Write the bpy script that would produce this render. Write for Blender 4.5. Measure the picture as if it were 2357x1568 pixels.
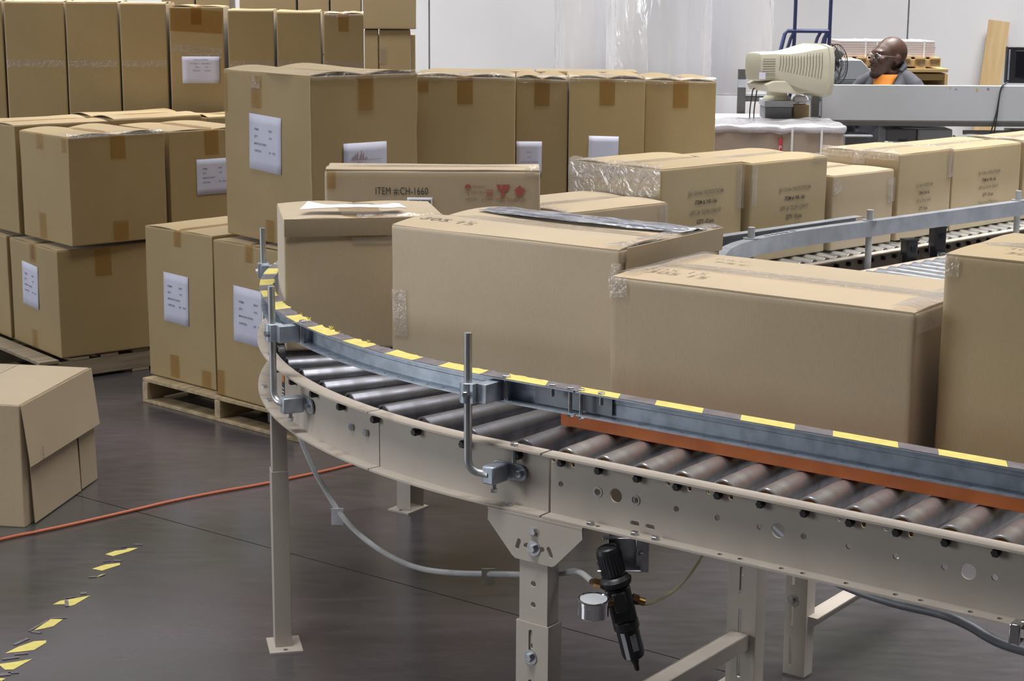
import bpy, bmesh, math, random
from math import sin, cos, pi, radians, sqrt
from mathutils import Vector, Matrix, noise

for o in list(bpy.data.objects):
    bpy.data.objects.remove(o, do_unlink=True)
scene = bpy.context.scene
COL = scene.collection

# ------------------------------------------------------------------ camera
PITCH, ROLL, HC = radians(11.7), radians(0.35), 2.0
cam_data = bpy.data.cameras.new('camera')
cam_data.sensor_fit = 'HORIZONTAL'
cam_data.sensor_width = 36.0
cam_data.lens = 4000.0 / 2357.0 * 36.0
cam_data.clip_end = 100
cam = bpy.data.objects.new('camera', cam_data)
COL.objects.link(cam)
cam.matrix_world = (Matrix.Translation((0, 0, HC)) @ Matrix.Rotation(pi / 2 - PITCH, 4, 'X')
                    @ Matrix.Rotation(ROLL, 4, 'Z'))
scene.camera = cam

# ------------------------------------------------------------------ world, lamps, exposure
world = bpy.data.worlds.new('hall_air')
world.use_nodes = True
world.node_tree.nodes['Background'].inputs[0].default_value = (0.80, 0.86, 1.0, 1)
world.node_tree.nodes['Background'].inputs[1].default_value = 0.03
scene.world = world
scene.view_settings.view_transform = 'Standard'
scene.view_settings.look = 'None'
scene.view_settings.gamma = 1.0
scene.view_settings.use_curve_mapping = False
scene.view_settings.exposure = -0.12


def area(loc, sx, sy, power, color=(1, 0.985, 0.97), rot=(0, 0, 0)):
    l = bpy.data.lights.new('hall_light', 'AREA')
    l.shape = 'RECTANGLE'
    l.size, l.size_y, l.energy, l.color = sx, sy, power, color
    l.spread = radians(82)
    o = bpy.data.objects.new('hall_light', l)
    COL.objects.link(o)
    o.location = loc
    o.rotation_euler = rot
    return o


LAMPS = ((-3.2, 10.2, 60), (-1.0, 6.4, 30), (1.3, 4.6, 36), (1.4, 7.3, 55), (-0.6, 10.4, 60), (2.8, 10.2, 110),
         (0.3, 12.2, 120), (4.2, 12.0, 170), (-1.8, 3.0, 90), (3.3, 5.0, 58), (3.3, 3.2, 70), (-3.4, 12.4, 170), (-6.8, 12.4, 130), (3.6, 7.4, 110))  # several lamps added to brighten left wall, bench panel and right-facing carton sides
for (lx, ly, pw) in LAMPS:
    area((lx, ly, 6.05), 2.6, 0.9, pw)
# added fill from the left to brighten left-facing sides; no door stands there
left_fill = area((-9.0, 3.7, 2.6), 3.8, 3.8, 330, (0.93, 0.97, 1.0))
left_fill.data.spread = radians(180)
left_fill.rotation_euler = Vector((9.0, 3.6, -1.2)).to_track_quat('-Z', 'Y').to_euler()

# ------------------------------------------------------------------ materials
MATS = {}


def nd(nt, t, **kw):
    n = nt.nodes.new(t)
    for k, v in kw.items():
        setattr(n, k, v)
    return n


def make(name, col, rough=0.5, metal=0.0, col2=None, scale=4.0, detail=3.0, bump=0.0, bscale=60.0, spec=0.5,
         alpha=1.0, stretch=None, contrast=(0.35, 0.65), trans=0.0, rough2=None, coords='Object', bdist=0.002):
    if name in MATS:
        return MATS[name]
    m = bpy.data.materials.new(name)
    m.use_nodes = True
    nt = m.node_tree
    b = nt.nodes['Principled BSDF']
    b.inputs['Base Color'].default_value = (*col, 1)
    b.inputs['Roughness'].default_value = rough
    b.inputs['Metallic'].default_value = metal
    b.inputs['Specular IOR Level'].default_value = spec
    b.inputs['Alpha'].default_value = alpha
    b.inputs['Transmission Weight'].default_value = trans
    tc = nd(nt, 'ShaderNodeTexCoord')
    mp = nd(nt, 'ShaderNodeMapping')
    nt.links.new(tc.outputs[coords], mp.inputs['Vector'])
    if stretch:
        mp.inputs['Scale'].default_value = stretch
    if col2 or rough2 is not None:
        n = nd(nt, 'ShaderNodeTexNoise')
        n.inputs['Scale'].default_value = scale
        n.inputs['Detail'].default_value = detail
        nt.links.new(mp.outputs[0], n.inputs['Vector'])
        r = nd(nt, 'ShaderNodeMapRange')
        r.inputs['From Min'].default_value, r.inputs['From Max'].default_value = contrast
        nt.links.new(n.outputs['Fac'], r.inputs['Value'])
        if col2:
            mx = nd(nt, 'ShaderNodeMix', data_type='RGBA')
            mx.inputs['A'].default_value = (*col, 1)
            mx.inputs['B'].default_value = (*col2, 1)
            nt.links.new(r.outputs[0], mx.inputs['Factor'])
            nt.links.new(mx.outputs['Result'], b.inputs['Base Color'])
        if rough2 is not None:
            mr = nd(nt, 'ShaderNodeMapRange')
            mr.inputs['To Min'].default_value, mr.inputs['To Max'].default_value = rough, rough2
            nt.links.new(r.outputs[0], mr.inputs['Value'])
            nt.links.new(mr.outputs[0], b.inputs['Roughness'])
    if bump:
        n2 = nd(nt, 'ShaderNodeTexNoise')
        n2.inputs['Scale'].default_value = bscale
        n2.inputs['Detail'].default_value = 2.0
        nt.links.new(mp.outputs[0], n2.inputs['Vector'])
        bp = nd(nt, 'ShaderNodeBump')
        bp.inputs['Strength'].default_value = bump
        bp.inputs['Distance'].default_value = bdist
        nt.links.new(n2.outputs['Fac'], bp.inputs['Height'])
        nt.links.new(bp.outputs[0], b.inputs['Normal'])
    MATS[name] = m
    return m


def kraft(name, c1, c2, rough=0.48):
    """corrugated board: paper fibre mottling plus the faint upright flutes"""
    m = bpy.data.materials.new(name)
    m.use_nodes = True
    nt = m.node_tree
    b = nt.nodes['Principled BSDF']
    b.inputs['Roughness'].default_value = rough
    b.inputs['Specular IOR Level'].default_value = 0.85
    b.inputs['Sheen Weight'].default_value = 0.22
    b.inputs['Sheen Roughness'].default_value = 0.35
    tc = nd(nt, 'ShaderNodeTexCoord')
    geo = nd(nt, 'ShaderNodeObjectInfo')
    add = nd(nt, 'ShaderNodeVectorMath', operation='ADD')
    nt.links.new(tc.outputs['Object'], add.inputs[0])
    sc = nd(nt, 'ShaderNodeVectorMath', operation='SCALE')
    sc.inputs['Scale'].default_value = 7.0
    cmb = nd(nt, 'ShaderNodeCombineXYZ')
    for i in range(3):
        nt.links.new(geo.outputs['Random'], cmb.inputs[i])
    nt.links.new(cmb.outputs[0], sc.inputs[0])
    nt.links.new(sc.outputs[0], add.inputs[1])
    n1 = nd(nt, 'ShaderNodeTexNoise')
    n1.inputs['Scale'].default_value = 3.0
    n1.inputs['Detail'].default_value = 4.0
    nt.links.new(add.outputs[0], n1.inputs['Vector'])
    mp = nd(nt, 'ShaderNodeMapping')
    mp.inputs['Scale'].default_value = (240, 240, 70)
    nt.links.new(add.outputs[0], mp.inputs['Vector'])
    n2 = nd(nt, 'ShaderNodeTexNoise')
    n2.inputs['Scale'].default_value = 1.0
    n2.inputs['Detail'].default_value = 3.0
    nt.links.new(mp.outputs[0], n2.inputs['Vector'])
    r = nd(nt, 'ShaderNodeMapRange')
    r.inputs['From Min'].default_value, r.inputs['From Max'].default_value = 0.3, 0.7
    nt.links.new(n1.outputs['Fac'], r.inputs['Value'])
    mx = nd(nt, 'ShaderNodeMix', data_type='RGBA')
    mx.inputs['A'].default_value = (*c1, 1)
    mx.inputs['B'].default_value = (*c2, 1)
    nt.links.new(r.outputs[0], mx.inputs['Factor'])
    r2 = nd(nt, 'ShaderNodeMapRange')
    r2.inputs['From Min'].default_value, r2.inputs['From Max'].default_value = 0.25, 0.75
    r2.inputs['To Min'].default_value, r2.inputs['To Max'].default_value = 0.95, 1.045
    nt.links.new(n2.outputs['Fac'], r2.inputs['Value'])
    r3 = nd(nt, 'ShaderNodeMapRange')          # small difference from carton to carton
    r3.inputs['To Min'].default_value, r3.inputs['To Max'].default_value = 0.93, 1.07
    nt.links.new(geo.outputs['Random'], r3.inputs['Value'])
    mul = nd(nt, 'ShaderNodeMath', operation='MULTIPLY')
    nt.links.new(r2.outputs[0], mul.inputs[0])
    nt.links.new(r3.outputs[0], mul.inputs[1])
    vm = nd(nt, 'ShaderNodeVectorMath', operation='SCALE')
    nt.links.new(mx.outputs['Result'], vm.inputs[0])
    nt.links.new(mul.outputs[0], vm.inputs['Scale'])
    nt.links.new(vm.outputs[0], b.inputs['Base Color'])
    bp = nd(nt, 'ShaderNodeBump')
    bp.inputs['Strength'].default_value = 0.10
    bp.inputs['Distance'].default_value = 0.001
    nt.links.new(n2.outputs['Fac'], bp.inputs['Height'])
    nt.links.new(bp.outputs[0], b.inputs['Normal'])
    MATS[name] = m
    return m


def film(name, tint, fac, rough=0.12, bump=0.6, bscale=40.0, stretch=(1, 1, 1), haze=0.0, hazecol=(0.8, 0.8, 0.85), bdist=0.006):
    """clear film / tape: tints what it covers, a little milky, with a glossy crumpled skin"""
    m = bpy.data.materials.new(name)
    m.use_nodes = True
    nt = m.node_tree
    nt.nodes.remove(nt.nodes['Principled BSDF'])
    out = nt.nodes['Material Output']
    tr = nd(nt, 'ShaderNodeBsdfTransparent')
    tr.inputs[0].default_value = (*tint, 1)
    df = nd(nt, 'ShaderNodeBsdfDiffuse')
    df.inputs[0].default_value = (*hazecol, 1)
    m1 = nd(nt, 'ShaderNodeMixShader')
    m1.inputs[0].default_value = haze
    nt.links.new(tr.outputs[0], m1.inputs[1])
    nt.links.new(df.outputs[0], m1.inputs[2])
    gl = nd(nt, 'ShaderNodeBsdfGlossy')
    gl.inputs['Color'].default_value = (1, 1, 1, 1)
    gl.inputs['Roughness'].default_value = rough
    ms = nd(nt, 'ShaderNodeMixShader')
    tc = nd(nt, 'ShaderNodeTexCoord')
    mp = nd(nt, 'ShaderNodeMapping')
    mp.inputs['Scale'].default_value = stretch
    nt.links.new(tc.outputs['Object'], mp.inputs['Vector'])
    n = nd(nt, 'ShaderNodeTexNoise')
    n.inputs['Scale'].default_value = bscale
    n.inputs['Detail'].default_value = 4.0
    n.inputs['Distortion'].default_value = 1.2
    nt.links.new(mp.outputs[0], n.inputs['Vector'])
    bp = nd(nt, 'ShaderNodeBump')
    bp.inputs['Strength'].default_value = bump
    bp.inputs['Distance'].default_value = bdist
    nt.links.new(n.outputs['Fac'], bp.inputs['Height'])
    nt.links.new(bp.outputs[0], gl.inputs['Normal'])
    fr = nd(nt, 'ShaderNodeLayerWeight')
    fr.inputs['Blend'].default_value = 0.5
    nt.links.new(bp.outputs[0], fr.inputs['Normal'])
    pw = nd(nt, 'ShaderNodeMath', operation='POWER')
    pw.inputs[1].default_value = 4.0
    nt.links.new(fr.outputs['Facing'], pw.inputs[0])
    mul = nd(nt, 'ShaderNodeMath', operation='MULTIPLY_ADD')
    mul.inputs[1].default_value = 0.7
    mul.inputs[2].default_value = fac
    nt.links.new(pw.outputs[0], mul.inputs[0])
    nt.links.new(mul.outputs[0], ms.inputs[0])
    nt.links.new(m1.outputs[0], ms.inputs[1])
    nt.links.new(gl.outputs[0], ms.inputs[2])
    nt.links.new(ms.outputs[0], out.inputs['Surface'])
    MATS[name] = m
    return m


kraft('kraft_pale', (0.42, 0.325, 0.205), (0.46, 0.36, 0.235))
kraft('kraft_gold', (0.37, 0.260, 0.115), (0.41, 0.295, 0.135))
kraft('kraft_tan', (0.40, 0.30, 0.16), (0.44, 0.335, 0.185))
kraft('kraft_pink', (0.40, 0.28, 0.21), (0.45, 0.33, 0.25))
film('tape_brown', (0.89, 0.78, 0.60), 0.04, 0.22, 0.5, 40)
film('tape_clear', (0.97, 0.95, 0.93), 0.10, 0.10, 1.0, 60, haze=0.10, hazecol=(0.75, 0.73, 0.72))
film('stretch_film', (0.98, 0.98, 0.99), 0.12, 0.12, 0.9, 22, (1, 1, 0.35), haze=0.12)
film('bubble_film', (0.97, 0.97, 1.0), 0.14, 0.20, 0.9, 9, (1, 1, 0.18), haze=0.85, hazecol=(0.95, 0.95, 0.99), bdist=0.03)
make('paper', (0.66, 0.66, 0.80), 0.6, col2=(0.60, 0.60, 0.74), scale=6)
make('paper_white', (0.82, 0.82, 0.90), 0.6)
make('ink', (0.035, 0.032, 0.035), 0.7)
make('ink_soft', (0.20, 0.165, 0.125), 0.7)
make('ink_grey', (0.22, 0.22, 0.26), 0.7)
make('ink_red', (0.36, 0.085, 0.065), 0.7)
make('ink_red_soft', (0.33, 0.15, 0.10), 0.7)
make('paint_beige', (0.47, 0.42, 0.37), 0.42, col2=(0.42, 0.37, 0.32), scale=7, contrast=(0.45, 0.8), bump=0.05,
     bscale=300)
make('paint_worn', (0.45, 0.395, 0.34), 0.5, col2=(0.22, 0.17, 0.125), scale=14, detail=7, contrast=(0.52, 0.78))
make('galvanised', (0.46, 0.51, 0.58), 0.45, 0.7, col2=(0.36, 0.40, 0.46), scale=30, contrast=(0.4, 0.62))
make('galv_dull', (0.30, 0.315, 0.345), 0.5, 0.5, col2=(0.24, 0.25, 0.275), scale=14)
make('zinc', (0.62, 0.63, 0.66), 0.28, 0.95, col2=(0.46, 0.47, 0.50), scale=60)
make('zinc_rod', (0.55, 0.56, 0.57), 0.36, 0.75, col2=(0.42, 0.43, 0.44), scale=14, stretch=(1, 1, 0.2))
make('chrome', (0.80, 0.80, 0.84), 0.08, 1.0)
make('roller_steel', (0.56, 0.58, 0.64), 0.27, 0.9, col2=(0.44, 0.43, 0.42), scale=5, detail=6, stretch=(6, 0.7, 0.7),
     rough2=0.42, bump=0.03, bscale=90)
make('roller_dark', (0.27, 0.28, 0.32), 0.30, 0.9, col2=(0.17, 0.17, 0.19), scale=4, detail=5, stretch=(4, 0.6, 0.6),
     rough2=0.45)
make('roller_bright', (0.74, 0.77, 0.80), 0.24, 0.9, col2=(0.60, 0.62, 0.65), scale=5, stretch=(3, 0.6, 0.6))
make('brass', (0.58, 0.36, 0.14), 0.30, 0.95, col2=(0.30, 0.17, 0.07), scale=40)
make('black_steel', (0.035, 0.035, 0.038), 0.5, 0.3, bump=0.05, bscale=200)
make('black_plastic', (0.022, 0.022, 0.026), 0.38)
make('rubber_black', (0.025, 0.025, 0.027), 0.6)
make('tape_yellow', (0.60, 0.52, 0.16), 0.55, col2=(0.53, 0.45, 0.13), scale=40)
make('tape_dark', (0.12, 0.105, 0.115), 0.5, col2=(0.17, 0.15, 0.16), scale=30)
make('orange_paint', (0.42, 0.115, 0.025), 0.42, col2=(0.34, 0.085, 0.02), scale=12, bump=0.05, bscale=120)
make('orange_cord', (0.46, 0.125, 0.06), 0.45)
make('hose_grey', (0.42, 0.42, 0.43), 0.42, col2=(0.30, 0.30, 0.30), scale=9)
make('hose_clear', (0.55, 0.50, 0.28), 0.25)
make('pallet_wood', (0.50, 0.39, 0.24), 0.75, col2=(0.32, 0.235, 0.135), scale=3.0, detail=6, stretch=(1, 9, 9), bump=0.25,
     bscale=30)
make('pallet_grey', (0.34, 0.275, 0.19), 0.8, col2=(0.21, 0.165, 0.11), scale=3.0, detail=6, stretch=(1, 9, 9), bump=0.25,
     bscale=30)
make('plywood', (0.60, 0.44, 0.24), 0.6, col2=(0.50, 0.35, 0.17), scale=2.5, detail=5, stretch=(9, 9, 1))
make('wood_tan', (0.52, 0.35, 0.15), 0.6, col2=(0.44, 0.29, 0.12), scale=3, stretch=(1, 6, 6))
make('wall_white', (0.77, 0.775, 0.80), 0.75, col2=(0.73, 0.735, 0.76), scale=1.2, bump=0.03, bscale=80)
make('seam_dark', (0.50, 0.50, 0.52), 0.8)
make('ceiling_white', (0.45, 0.45, 0.45), 0.8)
make('joint_dark', (0.05, 0.05, 0.05), 0.9)
make('bench_grey', (0.50, 0.51, 0.54), 0.5, col2=(0.47, 0.48, 0.51), scale=3)
make('bench_dark', (0.09, 0.085, 0.08), 0.5)
make('equip_grey', (0.45, 0.47, 0.50), 0.5)
make('equip_dark', (0.20, 0.21, 0.23), 0.45)
make('crt_beige', (0.56, 0.53, 0.42), 0.5)
make('crt_slot', (0.20, 0.185, 0.14), 0.7)
make('screen_black', (0.012, 0.012, 0.016), 0.2)
make('blue_steel', (0.045, 0.055, 0.14), 0.4, 0.2)
make('bundle', (0.58, 0.50, 0.48), 0.5, col2=(0.50, 0.43, 0.42), scale=2, stretch=(0.5, 0.5, 30))
make('strap_white', (0.75, 0.74, 0.74), 0.4)
make('label_red', (0.55, 0.05, 0.07), 0.4)
make('orange_label', (0.75, 0.22, 0.05), 0.5)
make('skin', (0.095, 0.050, 0.034), 0.42, col2=(0.075, 0.038, 0.026), scale=14, bump=0.05, bscale=200)
make('beard', (0.035, 0.025, 0.022), 0.7)
make('jacket', (0.072, 0.072, 0.090), 0.8, col2=(0.060, 0.060, 0.075), scale=30, bump=0.1, bscale=200)
make('shirt_orange', (0.80, 0.27, 0.03), 0.7)
make('trousers', (0.04, 0.042, 0.06), 0.8)
make('shoe', (0.02, 0.02, 0.02), 0.5)
make('glass_wire', (0.45, 0.45, 0.48), 0.25, 0.9)
make('eye_white', (0.6, 0.58, 0.55), 0.3)
make('tag_dirty', (0.46, 0.44, 0.36), 0.5, col2=(0.30, 0.28, 0.21), scale=40, detail=5)


def concrete():
    m = bpy.data.materials.new('concrete')
    m.use_nodes = True
    nt = m.node_tree
    b = nt.nodes['Principled BSDF']
    tc = nd(nt, 'ShaderNodeTexCoord')
    n1 = nd(nt, 'ShaderNodeTexNoise')
    n1.inputs['Scale'].default_value = 0.75
    n1.inputs['Detail'].default_value = 4
    nt.links.new(tc.outputs['Object'], n1.inputs['Vector'])
    cr = nd(nt, 'ShaderNodeValToRGB')
    cr.color_ramp.elements[0].position = 0.36
    cr.color_ramp.elements[0].color = (0.050, 0.050, 0.047, 1)
    cr.color_ramp.elements[1].position = 0.62
    cr.color_ramp.elements[1].color = (0.082, 0.070, 0.080, 1)
    nt.links.new(n1.outputs['Fac'], cr.inputs[0])
    mp = nd(nt, 'ShaderNodeMapping')
    mp.inputs['Rotation'].default_value = (0, 0, 0.5)
    mp.inputs['Scale'].default_value = (2.2, 8, 1)
    nt.links.new(tc.outputs['Object'], mp.inputs['Vector'])
    n2 = nd(nt, 'ShaderNodeTexNoise')
    n2.inputs['Scale'].default_value = 3.0
    n2.inputs['Detail'].default_value = 7
    n2.inputs['Roughness'].default_value = 0.65
    nt.links.new(mp.outputs[0], n2.inputs['Vector'])
    r = nd(nt, 'ShaderNodeMapRange')
    r.inputs['From Min'].default_value, r.inputs['From Max'].default_value = 0.3, 0.7
    r.inputs['To Min'].default_value, r.inputs['To Max'].default_value = 0.82, 1.16
    nt.links.new(n2.outputs['Fac'], r.inputs['Value'])
    vm = nd(nt, 'ShaderNodeVectorMath', operation='SCALE')
    nt.links.new(cr.outputs[0], vm.inputs[0])
    nt.links.new(r.outputs[0], vm.inputs['Scale'])
    nt.links.new(vm.outputs[0], b.inputs['Base Color'])
    r2 = nd(nt, 'ShaderNodeMapRange')
    r2.inputs['To Min'].default_value, r2.inputs['To Max'].default_value = 0.14, 0.32
    nt.links.new(n2.outputs['Fac'], r2.inputs['Value'])
    nt.links.new(r2.outputs[0], b.inputs['Roughness'])
    b.inputs['Specular IOR Level'].default_value = 0.9
    bp = nd(nt, 'ShaderNodeBump')
    bp.inputs['Strength'].default_value = 0.06
    bp.inputs['Distance'].default_value = 0.002
    nt.links.new(n2.outputs['Fac'], bp.inputs['Height'])
    nt.links.new(bp.outputs[0], b.inputs['Normal'])
    MATS['concrete'] = m


concrete()

# ------------------------------------------------------------------ mesh helpers


def frame_from(d, up=Vector((0, 0, 1))):
    d = Vector(d).normalized()
    if abs(d.dot(up)) > 0.98:
        up = Vector((1, 0, 0))
    x = up.cross(d).normalized()
    y = d.cross(x).normalized()
    return x, y, d


class MB:
    def __init__(self):
        self.v, self.f, self.m = [], [], []

    def add(self, vs, fs, mi=0):
        k = len(self.v)
        self.v += [Vector(p) for p in vs]
        self.f += [[i + k for i in f] for f in fs]
        self.m += [mi] * len(fs)
        return self

    def box(self, c, s, M=None, mi=0):
        hx, hy, hz = s[0] / 2, s[1] / 2, s[2] / 2
        vs = [Vector((c[0] + i * hx, c[1] + j * hy, c[2] + k * hz)) for i in (-1, 1) for j in (-1, 1) for k in (-1, 1)]
        if M is not None:
            vs = [M @ p for p in vs]
        fs = [(0, 1, 3, 2), (4, 6, 7, 5), (0, 4, 5, 1), (2, 3, 7, 6), (0, 2, 6, 4), (1, 5, 7, 3)]
        return self.add(vs, fs, mi)

    def cyl(self, p0, p1, r0, r1=None, n=16, caps=True, mi=0, phase=0.0):
        r1 = r0 if r1 is None else r1
        p0, p1 = Vector(p0), Vector(p1)
        x, y, d = frame_from(p1 - p0)
        vs, fs = [], []
        for k in range(n):
            a = 2 * pi * k / n + phase
            w = x * cos(a) + y * sin(a)
            vs += [p0 + w * r0, p1 + w * r1]
        for k in range(n):
            a, b = 2 * k, 2 * ((k + 1) % n)
            fs.append((a, b, b + 1, a + 1))
        if caps:
            fs.append([2 * k for k in range(n)][::-1])
            fs.append([2 * k + 1 for k in range(n)])
        return self.add(vs, fs, mi)

    def lathe(self, prof, origin, axis, n=24, mi=0, cap=True):
        """prof: list of (radius, height along axis)"""
        o = Vector(origin)
        x, y, d = frame_from(axis)
        vs, fs = [], []
        for (r, h) in prof:
            for k in range(n):
                a = 2 * pi * k / n
                vs.append(o + d * h + (x * cos(a) + y * sin(a)) * r)
        for i in range(len(prof) - 1):
            for k in range(n):
                a, b = i * n + k, i * n + (k + 1) % n
                fs.append((a, b, b + n, a + n))
        if cap:
            fs.append(list(range(n))[::-1])
            fs.append([(len(prof) - 1) * n + k for k in range(n)])
        return self.add(vs, fs, mi)

    def tube(self, pts, r, n=10, mi=0, closed=False):
        pts = [Vector(p) for p in pts]
        rs = r if isinstance(r, (list, tuple)) else [r] * len(pts)
        vs, fs = [], []
        prev = None
        N = len(pts)
        for i, p in enumerate(pts):
            if closed:
                d = (pts[(i + 1) % N] - pts[i - 1]).normalized()
            else:
                d = (pts[min(i + 1, N - 1)] - pts[max(i - 1, 0)]).normalized()
            if prev is None:
                x, y, _ = frame_from(d)
            else:
                x = (prev - d * prev.dot(d)).normalized()
                y = d.cross(x)
            prev = x
            for k in range(n):
                a = 2 * pi * k / n
                vs.append(p + (x * cos(a) + y * sin(a)) * rs[i])
        for i in range(N if closed else N - 1):
            j = (i + 1) % N
            for k in range(n):
                a, b = i * n + k, i * n + (k + 1) % n
                c, e = j * n + (k + 1) % n, j * n + k
                fs.append((a, b, c, e))
        if not closed:
            fs.append(list(range(n))[::-1])
            fs.append([(N - 1) * n + k for k in range(n)])
        return self.add(vs, fs, mi)

    def prism(self, poly, t0, t1, M, mi=0):
        """poly in the local xy plane of M, extruded along its z from t0 to t1"""
        n = len(poly)
        vs = [M @ Vector((x, y, t0)) for x, y in poly] + [M @ Vector((x, y, t1)) for x, y in poly]
        fs = [list(range(n))[::-1], [n + i for i in range(n)]]
        for i in range(n):
            j = (i + 1) % n
            fs.append((i, j, n + j, n + i))
        return self.add(vs, fs, mi)

    def hexbolt(self, p, d, r=0.008, h=0.007, washer=0.0, mi=0):
        p, d = Vector(p), Vector(d).normalized()
        if washer:
            self.cyl(p, p + d * 0.002, washer, n=20, mi=mi)
            p = p + d * 0.002
        self.cyl(p, p + d * h * 0.85, r, n=6, mi=mi)
        self.cyl(p + d * h * 0.85, p + d * h, r, r * 0.82, n=6, mi=mi)
        return self

    def ball(self, c, r, n=12, mi=0, M=None):
        c = Vector(c)
        r = Vector(r) if isinstance(r, (list, tuple)) else Vector((r, r, r))
        vs, fs = [], []
        m = n // 2
        for i in range(m + 1):
            th = pi * i / m
            for k in range(n):
                a = 2 * pi * k / n
                q = Vector((r.x * sin(th) * cos(a), r.y * sin(th) * sin(a), r.z * cos(th)))
                if M is not None:
                    q = M @ q
                vs.append(c + q)
        for i in range(m):
            for k in range(n):
                a, b = i * n + k, i * n + (k + 1) % n
                fs.append((a, a + n, b + n, b))
        return self.add(vs, fs, mi)

    def mesh(self, name):
        me = bpy.data.meshes.new(name)
        me.from_pydata([tuple(p) for p in self.v], [], self.f)
        bm = bmesh.new()
        bm.from_mesh(me)
        bm.faces.ensure_lookup_table()
        for f, mi in zip(bm.faces, self.m):
            f.material_index = mi
        bmesh.ops.remove_doubles(bm, verts=bm.verts, dist=1e-6)
        bmesh.ops.recalc_face_normals(bm, faces=bm.faces)
        bm.to_mesh(me)
        bm.free()
        return me

    def obj(self, name, mat, parent=None, smooth=35, bevel=0.0, kind=None, basis=None):
        me = self.mesh(name)
        return link_mesh(name, me, mat, parent, smooth, bevel, kind, basis)


def world_of(o):
    if o.parent is None:
        return o.matrix_basis.copy()
    return world_of(o.parent) @ o.matrix_parent_inverse @ o.matrix_basis


def link_mesh(name, me, mat, parent=None, smooth=35, bevel=0.0, kind=None, basis=None):
    if mat is not None and not me.materials:
        for mm in (mat if isinstance(mat, (list, tuple)) else [mat]):
            me.materials.append(MATS[mm])
    if smooth:
        me.shade_smooth()
        me.set_sharp_from_angle(angle=radians(smooth))
    o = bpy.data.objects.new(name, me)
    COL.objects.link(o)
    if bevel:
        bv = o.modifiers.new('bevel', 'BEVEL')
        bv.width = bevel
        bv.segments = 2
        bv.limit_method = 'ANGLE'
        bv.angle_limit = radians(50)
    if parent is not None:
        o.parent = parent
        if basis is None:                       # mesh given in world coordinates
            o.matrix_parent_inverse = world_of(parent).inverted()
    if basis is not None:                       # mesh given in the parent's coordinates
        o.matrix_basis = basis
    if kind:
        o['kind'] = kind
    return o


def thing(name, label, cat, loc=(0, 0, 0), rz=0.0, group=None):
    o = bpy.data.objects.new(name, None)
    o.empty_display_size = 0.05
    COL.objects.link(o)
    o.location = loc
    o.rotation_euler = (0, 0, rz)
    o.matrix_basis = Matrix.Translation(loc) @ Matrix.Rotation(rz, 4, 'Z')
    return tag(o, label, cat, group)


def tag(o, label, cat, group=None):
    o['label'] = label
    o['category'] = cat
    if group:
        o['group'] = group
    return o


def cut(me, cutters):
    """subtract a closed cutter mesh from a closed mesh"""
    a = bpy.data.objects.new('cut_a', me)
    b = bpy.data.objects.new('cut_b', cutters)
    COL.objects.link(a)
    COL.objects.link(b)
    md = a.modifiers.new('b', 'BOOLEAN')
    md.operation, md.object, md.solver = 'DIFFERENCE', b, 'EXACT'
    dg = bpy.context.evaluated_depsgraph_get()
    out = bpy.data.meshes.new_from_object(a.evaluated_get(dg))
    bpy.data.objects.remove(a)
    bpy.data.objects.remove(b)
    return out


TEXTS = {}


def text_mesh(body, size, align='LEFT', space=1.0, line=1.0, bold=0.0):
    key = (body, size, align, space, line, bold)
    if key in TEXTS:
        return TEXTS[key]
    cu = bpy.data.curves.new('lettering', 'FONT')
    cu.body, cu.size, cu.align_x = body, size, align
    cu.space_character, cu.space_line = space, line
    cu.offset = bold
    cu.resolution_u = 3
    o = bpy.data.objects.new('lettering', cu)
    COL.objects.link(o)
    dg = bpy.context.evaluated_depsgraph_get()
    me = bpy.data.meshes.new_from_object(o.evaluated_get(dg))
    bpy.data.objects.remove(o)
    TEXTS[key] = me
    return me

# ================================================================== the hall
E1, E2 = Vector((0.802, -0.597, 0)), Vector((0.597, 0.802, 0))
J0 = Vector((-1.665, 6.554, 0))


def structure(o):
    o['kind'] = 'structure'
    return o


bed = MB()
bed.add([J0 + E1 * a + E2 * b + Vector((0, 0, -0.03)) for a, b in ((-16, -14), (16, -14), (16, 16), (-16, 16))], [(0, 1, 2, 3)])
floor = structure(bed.obj('floor', 'joint_dark', smooth=0))
for lo, hi in ((0.0025, 16), (-14, -0.0025)):
    mb = MB()
    vs = [J0 + E1 * a + E2 * b + Vector((0, 0, z)) for z in (-0.029, 0) for a, b in ((-16, lo), (16, lo), (16, hi), (-16, hi))]
    mb.add(vs, [(0, 3, 2, 1), (4, 5, 6, 7), (0, 1, 5, 4), (1, 2, 6, 5), (2, 3, 7, 6), (3, 0, 4, 7)])
    mb.obj('floor_slab', 'concrete', floor, smooth=0)

WALL_Y = 14.0
wb = structure(MB().box((1.0, WALL_Y + 0.06, 3.25), (22, 0.04, 6.5)).obj('wall_back', 'seam_dark', smooth=0))
x = -0.672 - 3.796 * 3
while x < 12:
    MB().box((x + 3.796 / 2, WALL_Y + 0.02, 3.25), (3.796 - 0.012, 0.04, 6.5)).obj('wall_panel', 'wall_white', wb, smooth=0,
                                                                                     bevel=0.004)
    x += 3.796
structure(MB().box((-10.02, 3, 3.25), (0.04, 26, 6.5)).obj('wall_left', 'wall_white', smooth=0))
structure(MB().box((12.02, 3, 3.25), (0.04, 26, 6.5)).obj('wall_right', 'wall_white', smooth=0))
structure(MB().box((1.0, 3, 6.52), (22, 26, 0.04)).obj('ceiling', 'ceiling_white', smooth=0))

# ================================================================== conveyors
C0 = Vector((1.071, 5.445, 0))
T_ = Vector((cos(radians(143)), sin(radians(143)), 0))
HF = Vector((cos(radians(43)), sin(radians(43)), 0))
AEND = 100.0


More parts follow.
